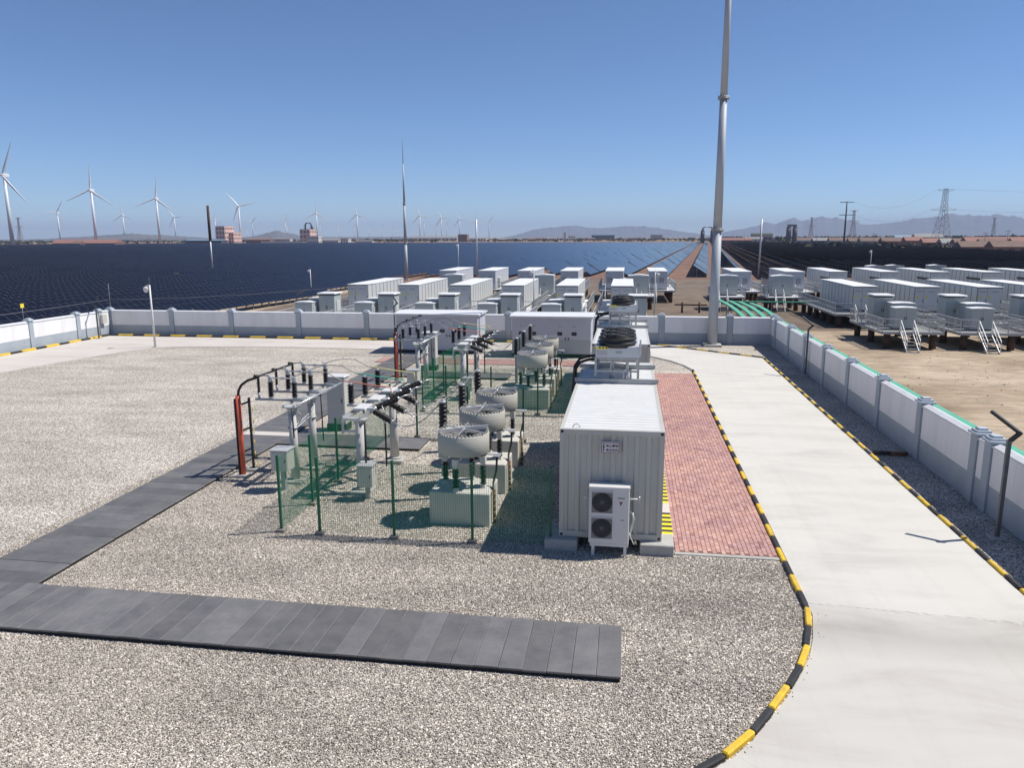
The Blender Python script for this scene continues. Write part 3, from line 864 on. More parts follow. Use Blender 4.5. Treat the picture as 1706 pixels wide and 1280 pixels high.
# ================================================================== THINGS IN THE YARD
def corrugated(q, o, du, dv, dn, width, height, period=0.28, depth=0.035, m=0):
    """trapezoid sheet: o corner, du along, dv up, dn outward (sheet steps inwards by depth)"""
    o = Vector(o); du = Vector(du); dv = Vector(dv); dn = Vector(dn)
    n = max(1, round(width / period)); p = width / n
    pts = []
    for i in range(n):
        s = i * p
        pts += [(s, 0), (s + p * 0.28, 0), (s + p * 0.40, -depth), (s + p * 0.86, -depth), (s + p * 0.98, 0)]
    pts.append((width, 0))
    vs = []
    for s, d in pts:
        a = o + du * s + dn * d
        vs += [a, a + dv * height]
    fs = [(2 * i, 2 * i + 2, 2 * i + 3, 2 * i + 1) for i in range(len(pts) - 1)]
    q.add(vs, fs, m)
    return q

def text_mesh(body, size, m, name='lettering', extrude=0.002):
    cu = bpy.data.curves.new('txt', 'FONT')
    cu.body = body; cu.size = size; cu.extrude = extrude
    cu.align_x = 'LEFT'
    t = bpy.data.objects.new('txt', cu)
    COL.objects.link(t)
    dg = bpy.context.evaluated_depsgraph_get()
    me = bpy.data.meshes.new_from_object(t.evaluated_get(dg))
    bpy.data.objects.remove(t); bpy.data.curves.remove(cu)
    me.name = name
    me.materials.clear(); me.materials.append(m)
    return me

def make_container(label, X, Y, L, group):
    t = thing('equipment_container', label, 'container', (X, Y, 0), 0, group)
    w, z0, z1 = 1.235, 0.28, 3.0
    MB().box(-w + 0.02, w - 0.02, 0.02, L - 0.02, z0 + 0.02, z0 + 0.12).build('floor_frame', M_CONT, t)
    q = MB()   # rails and posts
    for x in (-w, w - 0.09):
        q.box(x, x + 0.09, 0.10, L - 0.10, z0 + 0.003, z0 + 0.15); q.box(x, x + 0.09, 0.10, L - 0.10, z1 - 0.11, z1 - 0.003)
    for y in (0.0, L - 0.09):
        q.box(-w + 0.1, w - 0.1, y, y + 0.09, z0 + 0.003, z0 + 0.15); q.box(-w + 0.1, w - 0.1, y, y + 0.09, z1 - 0.13, z1 - 0.003)
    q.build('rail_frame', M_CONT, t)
    for sx in (-1, 1):
        for y in (0.0, L - 0.11):
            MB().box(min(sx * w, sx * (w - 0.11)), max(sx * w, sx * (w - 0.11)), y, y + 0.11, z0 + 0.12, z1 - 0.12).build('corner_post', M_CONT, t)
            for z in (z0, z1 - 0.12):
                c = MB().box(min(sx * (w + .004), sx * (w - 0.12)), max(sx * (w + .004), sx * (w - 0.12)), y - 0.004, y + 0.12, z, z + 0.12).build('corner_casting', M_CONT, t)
                h = MB()
                yy = -0.006 if y < 1 else L + 0.012
                h.cyl((sx * (w - 0.06), yy, z + 0.06), (sx * (w - 0.06), yy + 0.004, z + 0.06), 0.036, n=10)
                h.build('lifting_hole', M_DARK, c)
    q = MB(); corrugated(q, (-w + 0.11, 0.02, z0 + 0.15), (1, 0, 0), (0, 0, 1), (0, -1, 0), 2 * w - 0.22, z1 - z0 - 0.28, 0.28, 0.04)
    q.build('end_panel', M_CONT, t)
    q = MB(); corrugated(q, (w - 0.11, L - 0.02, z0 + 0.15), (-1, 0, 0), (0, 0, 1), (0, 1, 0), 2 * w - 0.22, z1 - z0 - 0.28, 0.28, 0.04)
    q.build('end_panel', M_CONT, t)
    for sx in (-1, 1):
        q = MB()
        corrugated(q, (sx * (w - 0.02), 0.11 if sx > 0 else L - 0.11, z0 + 0.15), (0, sx, 0), (0, 0, 1), (sx, 0, 0), L - 0.22, z1 - z0 - 0.26, 0.30, 0.04)
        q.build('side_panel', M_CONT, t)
    # roof: ridges run across
    q = MB(); n = int((L - 0.2) / 0.27); p = (L - 0.2) / n; pts = [(0.10, 0)]
    for i in range(n):
        s = 0.10 + i * p
        pts += [(s + p * 0.10, 0.0), (s + p * 0.22, 0.032), (s + p * 0.78, 0.032), (s + p * 0.90, 0.0)]
    pts.append((L - 0.10, 0))
    vs = []
    for s, d in pts: vs += [(-w + 0.09, s, z1 - 0.035 + d), (w - 0.09, s, z1 - 0.035 + d)]
    q.add(vs, [(2 * i, 2 * i + 1, 2 * i + 3, 2 * i + 2) for i in range(len(pts) - 1)])
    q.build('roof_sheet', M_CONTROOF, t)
    return t
cont_group = 'white equipment containers in line beside the drive'
cont1 = make_container('nearest off-white corrugated container with warning sign, beside the brick paving', -0.28, 17.42, 10.0, cont_group)
cont2 = dup(cont1, (-0.22, 32.2, 0), 'farther off-white corrugated container, half hidden behind the nearest one', group=cont_group)
# warning plate, only on the near container
sg = MB().box(-0.26, 0.20, -0.028, -0.012, 2.43, 2.73).build('warning_plate', M_SIGN, cont1)
sg['label'] = 'white warning plate with lightning bolt and two rows of characters'
q = MB()
for a in ((-0.245, 0.185, 2.445, 2.46), (-0.245, 0.185, 2.70, 2.715), (-0.245, -0.23, 2.461, 2.699), (0.17, 0.185, 2.461, 2.699)):
    q.box(a[0], a[1], -0.031, -0.0285, a[2], a[3])
q.build('plate_border', M_SIGNRED, sg)
q = MB()
bolt = [(-0.19, 2.68), (-0.165, 2.68), (-0.185, 2.60), (-0.155, 2.615), (-0.18, 2.53), (-0.165, 2.535), (-0.195, 2.475), (-0.205, 2.545), (-0.195, 2.54), (-0.185, 2.585), (-0.215, 2.57)]
q.add([(x, -0.030, z) for x, z in bolt], [tuple(range(len(bolt) - 1, -1, -1))])
q.build('lightning_bolt', M_INK, sg)
for body, z in (('禁止攀登', 2.60), ('高压危险', 2.495)):
    me = text_mesh(body, 0.074, M_INK)
    o = obj('lettering', me, sg, (-0.135, -0.0305, z)); o.rotation_euler = (R(90), 0, 0)
# small lifting eye and scuff on the roof edge
q = MB(); q.tube([(-0.85 + 0.09 * math.cos(a), 0.2, 2.99 + 0.09 * math.sin(a)) for a in [k * math.pi / 6 for k in range(7)]], 0.012)
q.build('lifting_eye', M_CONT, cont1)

def plinth(label, x0, x1, y0, y1, h):
    t = MB().cbox(x0, x1, y0, y1, -0.1, h, 0.02).build('concrete_plinth', M_CONC)
    return tag(t, label, 'plinth', 'concrete plinths under the containers')
plinth('low concrete plinth under the left front corner of the nearest container', -1.85, -1.05, 17.18, 18.1, 0.277)
plinth('low concrete plinth under the right front corner of the nearest container', 0.45, 1.25, 17.18, 17.95, 0.277)
plinth('low concrete plinth under the rear of the nearest container', -1.7, 1.2, 26.4, 27.3, 0.277)
plinth('low concrete plinth under the left front corner of the farther container', -1.80, -1.0, 31.95, 32.9, 0.277)
plinth('low concrete plinth under the right front corner of the farther container', 0.5, 1.3, 31.95, 32.9, 0.277)
plinth('low concrete plinth under the rear of the farther container', -1.65, 1.2, 41.2, 42.1, 0.277)

# hazard striped step along the right side of the near container
st = thing('side_step', 'yellow and black striped step along the right side of the nearest container', 'step', (0, 0, 0))
MB().cbox(1.00, 1.285, 17.97, 27.2, -0.05, 0.20, 0.01).build('tread', M_PATH, st)
ym = MB().box(1.006, 1.279, -0.075, 0.075, 0.2015, 0.2035).mesh('stripe', M_HAZY)
bm = MB().box(1.006, 1.279, -0.075, 0.075, 0.2015, 0.2035).mesh('stripe', M_HAZB)
y = 18.10; k = 0
while y < 23.6:
    if not 19.6 < y < 20.35: obj('stripe', ym if k % 2 == 0 else bm, st, (0, y + 0.075, 0)); k += 1
    else: k = 0
    y += 0.152

# ------------------------------------------------------------------ rooftop cooler
def make_cooler(label, X, Y, group):
    t = thing('rooftop_cooler', label, 'cooler', (X, Y, 3.0), 0, group)
    W, D = 0.66, 2.55
    for y in (-0.10, D + 0.05):      # bearer beams across the roof
        MB().box(-1.3, 1.28, y - 0.06, y + 0.06, 0.012, 0.14).build('bearer', M_GALVD, t)
    for x in (-W, W):
        for y in (0.0, D):
            MB().box(x - 0.035, x + 0.035, y - 0.035, y + 0.035, 0.14 if y in (0.0, D) else 0, 0.80).build('leg', M_GALVD, t)
    q = MB()
    for z in (0.36, 0.76):
        for y in (0.0, D): q.box(-W + 0.037, W - 0.037, y - 0.025, y + 0.025, z - 0.03, z + 0.03)
        for x in (-W, W): q.box(x - 0.025, x + 0.025, 0.037, D - 0.037, z - 0.03, z + 0.03)
    for x in (-0.18, 0.30): q.box(x - 0.02, x + 0.02, -0.018, 0.02, 0.39, 0.73)
    q.build('brace', M_GALVD, t)
    q = MB()
    for x in (-0.15, 0.32):
        q.cyl((x, 0.5, 0.02), (x, 0.5, 0.30), 0.09, n=12); q.cyl((x, 0.5, 0.30), (x, 0.5, 0.80), 0.05, n=10)
    q.tube([(-0.6, 0.6, 0.5), (-0.15, 0.6, 0.5), (0.32, 0.55, 0.45)], 0.04)
    q.build('coolant_pipe', M_GALV, t)
    MB().cbox(-W - 0.01, W + 0.01, -0.04, D + 0.04, 0.80, 1.14, 0.015).build('coil_casing', M_CABIN, t)
    q = MB(); q.box(-W - 0.008, -0.26, -0.046, -0.042, 1.055, 1.135); q.build('yellow_label', M_SIGNY, t)
    q = MB()
    for k in range(3): q.box(-W + 0.10 + k * 0.10, -W + 0.145 + k * 0.10, -0.049, -0.0465, 1.075, 1.12)
    q.build('label_mark', M_INK, t)
    q = MB()
    for r_ in range(3):
        for k in range(8): q.box(-W + 0.03 + k * 0.042, -W + 0.058 + k * 0.042, -0.0445, -0.042, 0.88 + r_ * 0.05, 0.90 + r_ * 0.05)
    q.build('rating_plate', M_GREYINK, t)
    MB().box(-0.05, 0.15, -0.046, -0.042, 0.92, 1.0).build('name_plate', M_LAMP_TXT, t)
    MB().box(W + 0.02, W + 0.075, -0.02, 0.02, 0.85, 1.36).build('pipe_riser', M_GALV, t)
    # fans in line: drum, guard rings, hub, blades
    for yc in (0.44, 1.275, 2.11):
        f = MB().lathe((0.0, yc, 1.10), (0.0, yc, 1.40), [(0, 0.58), (0.3, 0.56), (0.35, 0.60), (0.5, 0.60), (0.55, 0.55), (0.8, 0.55), (0.85, 0.585), (1, 0.585), (1, 0.53), (0.05, 0.51)], 24, cap=False).build('fan_drum', M_BLACK, t)
        q = MB()
        for r_, z in ((0.53, 1.41), (0.45, 1.432), (0.37, 1.445), (0.29, 1.455), (0.21, 1.46), (0.12, 1.46)):
            q.tube([(r_ * math.cos(a), yc + r_ * math.sin(a), z) for a in [2 * math.pi * k / 20 for k in range(21)]], 0.011, 5)
        for k in range(8):
            a = 2 * math.pi * k / 8
            q.tube([(0.54 * math.cos(a), yc + 0.54 * math.sin(a), 1.405), (0.3 * math.cos(a), yc + 0.3 * math.sin(a), 1.45), (0.08 * math.cos(a), yc + 0.08 * math.sin(a), 1.47)], 0.010, 5)
        q.build('guard', M_BLACK, f)
        q = MB(); q.cyl((0, yc, 1.22), (0, yc, 1.47), 0.12, n=14)
        for k in range(6):
            a = 2 * math.pi * k / 6
            d = Vector((math.cos(a), math.sin(a), 0)); s = Vector((-math.sin(a), math.cos(a), 0))
            c = Vector((0, yc, 1.27))
            q.add([c + d * 0.1 - s * 0.05 + Vector((0, 0, -.04)), c + d * 0.49 - s * 0.12 + Vector((0, 0, -.05)), c + d * 0.49 + s * 0.12 + Vector((0, 0, .05)), c + d * 0.1 + s * 0.05 + Vector((0, 0, .04))], [(0, 1, 2, 3)])
        q.build('impeller', M_DARK, f)
    q = MB()   # bent coolant hoses down to the container side
    q.tube([(-0.62, 1.2, 0.55), (-0.95, 1.2, 0.52), (-1.22, 1.2, 0.42), (-1.36, 1.2, 0.2), (-1.40, 1.2, -0.5), (-1.40, 1.2, -1.4)], 0.045, 8)
    q.tube([(-0.62, 1.45, 0.62), (-0.95, 1.45, 0.60), (-1.25, 1.45, 0.5), (-1.41, 1.45, 0.25), (-1.46, 1.45, -0.5), (-1.46, 1.45, -1.4)], 0.045, 8)
    q.build('hose', M_CABLE, t)
    return t
cool_group = 'fan coolers on the container roofs'
cool1 = make_cooler('black fan cooler in a steel frame on the nearest container roof', -0.27, 23.45, cool_group)
cool2 = dup(cool1, (-0.20, 38.2, 3.0), 'black fan cooler in a steel frame on the farther container roof', group=cool_group)

# ------------------------------------------------------------------ outdoor air conditioner
ac = thing('air_conditioner', 'white twin fan air conditioner on legs in front of the nearest container', 'air conditioner', (-0.30, 16.98, 0))
MB().cbox(-0.475, 0.475, 0.0, 0.34, 0.34, 1.72, 0.02).build('casing', M_WHITE, ac)
MB().cbox(-0.482, 0.482, -0.008, 0.348, 1.70, 1.745, 0.012).build('lid', M_WHITE, ac)
for z in (1.36, 0.72):
    g = MB()
    for (x0, x1, a, b_) in ((-0.43, 0.10, z + 0.255, z + 0.275), (-0.43, 0.10, z - 0.275, z - 0.255), (-0.43, -0.41, z - 0.2545, z + 0.2545), (0.08, 0.10, z - 0.2545, z + 0.2545)):
        g.box(x0, x1, -0.022, -0.001, a, b_)
    fr = g.build('fan_frame', M_WHITE, ac)
    d = MB(); d.box(-0.4095, 0.0795, -0.006, -0.0015, z - 0.254, z + 0.254); d.build('fan_recess', M_GREYINK, fr)
    d = MB(); d.cyl((-0.165, -0.0065, z), (-0.165, -0.009, z), 0.235, n=28); d.build('fan_opening', M_DARK, fr)
    d = MB()
    for r_ in (0.05, 0.09, 0.13, 0.17, 0.21, 0.24):
        d.tube([(-0.165 + r_ * math.cos(a), -0.016, z + r_ * math.sin(a)) for a in [2 * math.pi * k / 20 for k in range(21)]], 0.0035, 4)
    for k in range(8):
        a = math.pi * k / 8
        d.tube([(-0.165 + 0.24 * math.cos(a), -0.019, z + 0.24 * math.sin(a)), (-0.165 - 0.24 * math.cos(a), -0.019, z - 0.24 * math.sin(a))], 0.003, 4)
    d.build('fan_guard', M_GREYINK, fr)
q = MB()
for k in range(7): q.box(0.20 + k * 0.023, 0.218 + k * 0.023, -0.004, -0.001, 1.46, 1.49)
q.build('maker_lettering', M_GREYINK, ac)
q = MB(); q.add([(0.22, -0.003, 1.40), (0.27, -0.003, 1.38), (0.32, -0.003, 1.41), (0.29, -0.003, 1.33), (0.265, -0.003, 1.29), (0.255, -0.003, 1.35)], [(5, 4, 3, 2, 1, 0)]); q.build('emblem', M_LOGO, ac)
MB().box(0.27, 0.35, -0.004, -0.001, 0.93, 0.945).build('model_mark', M_INK, ac)
for x in (-0.40, 0.36):
    MB().box(x, x + 0.07, 0.02, 0.10, -0.02, 0.26).build('leg', M_WHITE, ac)
    MB().box(x, x + 0.07, 0.26, 0.335, -0.02, 0.26).build('leg', M_WHITE, ac)
MB().box(-0.44, 0.47, 0.0, 0.338, 0.262, 0.335).build('stand', M_WHITE, ac)
q = MB(); q.tube([(0.48, 0.15, 1.42), (0.70, 0.15, 1.42)], 0.022, 8); q.box(0.69, 0.72, 0.10, 0.20, 1.36, 1.48); q.tube([(-0.48, 0.2, 1.40), (-0.57, 0.2, 1.40)], 0.02, 8); q.box(-0.59, -0.565, 0.16, 0.24, 1.36, 1.44)
q.build('bracket_arm', M_WHITE, ac)
q = MB(); q.tube([(0.48, 0.12, 1.12), (0.55, 0.12, 1.08), (0.58, 0.12, 0.95), (0.55, 0.13, 0.75), (0.50, 0.14, 0.55), (0.50, 0.2, 0.48)], 0.028, 8)
q.tube([(0.48, 0.1, 0.62), (0.53, 0.06, 0.48), (0.60, 0.0, 0.34), (0.63, 0.02, 0.42), (0.66, 0.05, 0.33)], 0.010, 6)
q.build('hose', M_CONTROOF, ac)

# ------------------------------------------------------------------ fenced bays
SH = 13.85    # the far bay repeats the near bay this much farther back
FENCE_H = 2.05
_panel_cache = {}
def mesh_panel(L):
    key = round(L, 2)
    if key in _panel_cache: return _panel_cache[key]
    q = MB(); r = 0.0037
    def wire(p, d, ln):
        p = Vector(p); d = Vector(d)
        a, b_ = (Vector((0, 1, 0)), Vector((0, 0, 1))) if d.x else (Vector((1, 0, 0)), Vector((0, 1, 0)))
        vs = []
        for e in (p, p + d * ln):
            vs += [e + a * r, e - a * r * 0.5 + b_ * r * 0.87, e - a * r * 0.5 - b_ * r * 0.87]
        q.add(vs, [(0, 1, 4, 3), (1, 2, 5, 4), (2, 0, 3, 5)])
    n = int(L / 0.055)
    for i in range(n + 1): wire((i * L / n, 0, 0.08), (0, 0, 1), FENCE_H - 0.16)
    m_ = int((FENCE_H - 0.16) / 0.055)
    for i in range(m_ + 1): wire((0, 0.004, 0.08 + i * (FENCE_H - 0.16) / m_), (1, 0, 0), L)
    me = q.mesh('mesh_panel', M_GREEN)
    _panel_cache[key] = me
    return me
q = MB(); q.box(-0.03, 0.03, -0.03, 0.03, 0.09, FENCE_H)
q.box(-0.034, 0.034, -0.034, 0.034, FENCE_H, FENCE_H + 0.01)
ME_POST = q.mesh('fence_post', M_GREENP)
q = MB(); q.cbox(-0.11, 0.11, -0.11, 0.11, -0.04, 0.09, 0.012); ME_FOOT = q.mesh('post_foot', M_FOOT)
def fence_run(label, pts, group):
    t = thing('mesh_fence', label, 'fence', (pts[0][0], pts[0][1], 0), 0, group)
    ox, oy = pts[0]
    for x, y in pts:
        p = obj('fence_post', ME_POST, t, (x - ox, y - oy, 0)); obj('post_foot', ME_FOOT, p)
    for (x0, y0), (x1, y1) in zip(pts[:-1], pts[1:]):
        L = math.hypot(x1 - x0, y1 - y0)
        o = obj('mesh_panel', mesh_panel(L - 0.064), t)
        d = Vector((x1 - x0, y1 - y0, 0)).normalized()
        o.location = (x0 - ox + d.x * 0.032, y0 - oy + d.y * 0.032, 0); o.rotation_euler = (0, 0, math.atan2(y1 - y0, x1 - x0))
    return t
fg = 'green mesh fences round the reactor bays'
for k, nm in ((0, 'near'), (1, 'far')):
    dy = SH * k
    fence_run('green mesh fence across the front of the %s reactor bay' % nm, [(-7.66, 17.33 + dy), (-5.68, 17.33 + dy), (-3.67, 17.36 + dy), (-1.72, 17.38 + dy)], fg)
    fence_run('green mesh fence along the left side of the %s reactor bay' % nm, [(-8.72, 17.36 + dy), (-8.74, 19.39 + dy), (-8.78, 21.45 + dy), (-8.79, 24.0 + dy), (-8.79, 26.9 + dy)], fg)
    fence_run('green mesh fence across the back of the %s reactor bay' % nm, [(-7.77, 26.9 + dy), (-5.8, 26.9 + dy), (-3.7, 26.9 + dy), (-1.75, 26.9 + dy)], fg)

def make_reactor(label, X, Y, group, pgroup):
    # concrete block
    p = MB().cbox(-0.81, 0.81, -0.66, 0.66, -0.1, 0.90, 0.02).build('reactor_plinth', M_PIER)
    p.location = (X, Y, 0)
    t = thing('air_core_reactor', label, 'reactor', (X, Y, 0.90), 0, group)
    z0, z1, R0, R1 = 0.96, 1.50, 0.69, 0.61
    q = MB(); q.lathe((0, 0, z0), (0, 0, z1), [(0, R1), (0, R0 - 0.01), (0.02, R0), (0.98, R0), (1, R0 - 0.012), (1, R1), (0, R1)], 48, cap=False)
    q.build('coil', M_COIL, t)
    q = MB(); q.lathe((0, 0, z0 + 0.03), (0, 0, z1 - 0.09), [(0, 0.28), (0, 0.585), (1, 0.585), (1, 0.28), (0, 0.28)], 32, cap=False)
    q.build('shaded_inner_winding', M_WINDSHADE, t)
    q = MB()   # spacer studs round both rims
    for k in range(40):
        a = 2 * math.pi * k / 40
        for rr in (R0 - 0.035,): q.box(rr * math.cos(a) - 0.02, rr * math.cos(a) + 0.02, rr * math.sin(a) - 0.02, rr * math.sin(a) + 0.02, z1 - 0.01, z1 + 0.045)
    q.build('rim_studs', M_COIL, t)
    sp = None
    for zz, nm in ((z1, 'top_spider'), (z0, 'bottom_spider')):
        q = MB()
        for k in range(3):
            a = math.pi * k / 3 + 0.55
            w = 0.055 if k == 0 else 0.025; hgt = 0.10 if k == 0 else 0.04
            d = Vector((math.cos(a), math.sin(a), 0))
            q.bar(-d * (R0 + 0.02) + Vector((0, 0, zz + (0.062 + 0.002 * k if nm[0] == 't' else -0.06))), d * (R0 + 0.02) + Vector((0, 0, zz + (0.062 + 0.002 * k if nm[0] == 't' else -0.06))), w, hgt)
        q.cyl((0, 0, zz - 0.08), (0, 0, zz + 0.09), 0.05, n=10)
        q.build(nm, M_ALU if nm[0] == 't' else M_GALV, t)
    for k in range(4):
        a = k * math.pi / 2 - 0.2
        x, y = 0.555 * math.cos(a), 0.555 * math.sin(a)
        s = MB().insul((x, y, 0.09), (x, y, 0.62), 0.095, 8).build('support_insulator', M_INS, t)
        q = MB(); q.cbox(x - 0.075, x + 0.075, y - 0.075, y + 0.075, 0.0, 0.05, 0.01); q.cyl((x, y, 0.05), (x, y, 0.10), 0.06, n=10); q.cyl((x, y, 0.62), (x, y, 0.68), 0.06, n=10); q.cbox(x - 0.08, x + 0.08, y - 0.08, y + 0.08, 0.68, 0.89, 0.01)
        q.build('end_fitting', M_FARWHITE, s)
    # terminal bracket and down cable to the ground
    q = MB(); q.box(0.42, 0.98, 0.06, 0.20, 0.855, 0.88); q.box(0.80, 0.98, -0.02, 0.28, 0.825, 0.853); q.build('terminal_plate', M_GALV, t)
    q = MB(); q.tube([(0.88, 0.12, 0.83), (0.87, 0.10, 0.45), (0.80, 0.0, 0.12), (0.84, -0.25, 0.03), (0.88, -0.32, -0.05)], 0.03, 7); q.build('down_cable', M_CABLE, t)
    q = MB(); q.cyl((0.88, -0.34, -0.92), (0.88, -0.34, 0.02), 0.042, n=10); c = q.build('conduit', M_RUST, t)
    q = MB()
    for k in range(5): q.cyl((0.88, -0.34, -0.82 + k * 0.17), (0.88, -0.34, -0.74 + k * 0.17), 0.0445, n=10)
    q.build('marker_band', M_BAND, c)
    # tall bushing on its own steel leg behind the coil, bolted to the plinth rail
    return t, p

react, plin = [], []
for k, nm in ((0, 'near'), (1, 'far')):
    for i in range(3):
        X, Y = -4.24 + 0.12 * k, 19.1 + 2.63 * i + SH * k
        which = ('front', 'middle', 'rear')[i]
        lab = '%s pale drum shaped air core reactor of the %s fenced bay' % (which, nm)
        labp = 'pale concrete block under the %s reactor of the %s fenced bay' % (which, nm)
        if not react:
            t, p = make_reactor(lab, X, Y, 'air core reactors in the fenced bays', '')
            react.append(t); plin.append(p); tag(p, labp, 'plinth', 'concrete blocks under the reactors')
        else:
            dup(react[0], (X, Y, 0.90), lab); dup(plin[0], (X, Y, 0), labp)

def make_bushing(label, X, Y):
    t = thing('post_bushing', label, 'bushing', (X, Y, 0), 0, 'dark bushings beside the reactors')
    MB().box(-0.06, 0.06, -0.06, 0.06, -0.02, 2.02).build('steel_leg', M_GALVD, t)
    q = MB(); q.cbox(-0.16, 0.16, -0.16, 0.16, -0.05, 0.12, 0.015); q.build('foot', M_CONC, t)
    q = MB(); q.cyl((0, 0, 2.02), (0, 0, 2.12), 0.11, n=14); q.build('base_flange', M_FARWHITE, t)
    MB().insul((0, 0, 2.12), (0, 0, 2.86), 0.135, 12, 0.7, 16).build('sheds', M_INSB, t)
    q = MB(); q.cyl((0, 0, 2.86), (0, 0, 2.91), 0.10, n=12); q.cyl((0, 0, 2.91), (0, 0, 2.98), 0.02, n=8); q.build('head', M_GALV, t)
    return t
bush0 = None
BUSH = []
for k, nm in ((0, 'near'), (1, 'far')):
    for i in range(3):
        X, Y = -5.14 + 0.10 * k, 20.48 + 2.55 * i + SH * k
        lab = 'dark ribbed bushing left of the %s reactor, %s bay' % (('front', 'middle', 'rear')[i], nm)
        BUSH.append((X, Y))
        if bush0 is None: bush0 = make_bushing(lab, X, Y)
        else: dup(bush0, (X, Y, 0), lab)

# ------------------------------------------------------------------ disconnector on twin poles (cable side)
def make_disconnector(label, X, Y):
    """origin at ground between the poles; X,Y = (-10.15, 21.9)"""
    t = thing('disconnector_stand', label, 'disconnector', (X, Y, 0), 0, 'disconnector stands of the two bays')
    for y in (-0.62, 0.80):
        p = MB().lathe((0.05, y, 0.0), (0.05, y, 2.32), [(0, 0.135), (1, 0.115)], 18).build('pole', M_POLE, t)
        q = MB(); q.lathe((0.05, y, 2.18), (0.05, y, 2.40), [(0, 0.118), (1, 0.20)], 4, smooth=False); q.box(-0.17, 0.27, y - 0.2, y + 0.2, 2.40, 2.43)
        q.build('pole_head', M_GALV, p)
        q = MB(); q.cbox(-0.25, 0.35, y - 0.3, y + 0.3, -0.08, 0.10, 0.02); q.build('pole_footing', M_CONC, p)
        q = MB(); q.tube([(0.05 + 0.145 * math.cos(a), y + 0.145 * math.sin(a), 1.75) for a in [2 * math.pi * k / 12 for k in range(13)]], 0.02, 5); q.build('clamp_band', M_GALVD, p)
    ph = (-0.25, 0.98, 2.22)   # the three phases along Y
    q = MB()
    for x in (-0.12, 0.22): q.box(x - 0.035, x + 0.035, -0.85, 2.55, 2.43, 2.50)
    q.build('main_beam', M_GALV, t)
    for y in ph:
        c = MB().box(-1.30, 0.30, y - 0.055, y + 0.055, 2.503, 2.56).build('cross_arm', M_GALVD, t)
    for y in ph:
        for x, r, h0, h1 in ((-1.18, 0.055, 2.75, 3.18), (-0.78, 0.098, 2.64, 3.10), (0.0, 0.098, 2.64, 3.10)):
            s = MB().insul((x, y, h0), (x, y, h1), r, 9, 0.6, 12).build('post_insulator', M_INS, t)
            q = MB(); q.cyl((x, y, 2.56), (x, y, h0), r * 0.75, n=10); q.cyl((x, y, h1), (x, y, h1 + 0.06), r * 0.62, n=10)
            if r > 0.09: q.cbox(x - 0.06, x + 0.06, y - 0.05, y + 0.05, h1 + 0.06, h1 + 0.17, 0.01); q.bar((x - 0.02, y, h1 + 0.17), (x - 0.12, y - 0.02, h1 + 0.26), 0.025)
            q.build('end_fitting', M_GALV, s)
        b_ = MB(); b_.bar((-0.74, y, 3.22), (-0.04, y, 3.22), 0.025, 0.04); b_.cbox(-0.42, -0.28, y - 0.05, y + 0.05, 3.18, 3.26, 0.008)
        b_.build('switch_blade', M_ALU, t)
        b_ = MB(); b_.tube([(-1.18, y, 3.24), (-1.0, y, 3.29), (-0.80, y, 3.26)], 0.018, 6); b_.build('jumper', M_WIRE, t)
    q = MB(); q.tube([(0.36, -0.9, 2.53), (0.36, 2.7, 2.53)], 0.028, 8)
    for y in ph: q.bar((0.36, y, 2.53), (0.05, y + 0.05, 2.60), 0.03)
    q.build('linkage_rod', M_ALU, t)
    q = MB()
    for y, zb in ((-1.15, 1.56), (1.02, 0.9)): q.tube([(0.32, y, zb), (0.30, y, 2.5)], 0.022, 7)
    q.build('drive_rod', M_BLACK, t)
    q = MB()
    for a, b2 in (((0.05, -0.72, 1.72), (0.05, 0.58, 1.90)), ((0.05, -0.72, 1.62), (0.05, 0.58, 1.80))): q.tube([a, b2], 0.022, 6)
    q.tube([(0.15, -0.75, 2.4), (0.28, -0.5, 2.15), (0.20, -0.3, 1.95), (0.10, -0.55, 1.7)], 0.014, 5)
    q.tube([(0.15, 0.62, 2.4), (0.3, 0.5, 2.2), (0.22, 0.35, 2.0), (0.12, 0.58, 1.8)], 0.014, 5)
    q.build('brace_tube', M_GALV, t)
    return t
disc1 = make_disconnector('twin pole disconnector with nine dark insulators, near bay beside the red pipe', -10.15, 21.9)
disc2 = dup(disc1, (-10.05, 21.9 + SH, 0), 'twin pole disconnector with nine dark insulators, far bay before the cabin')

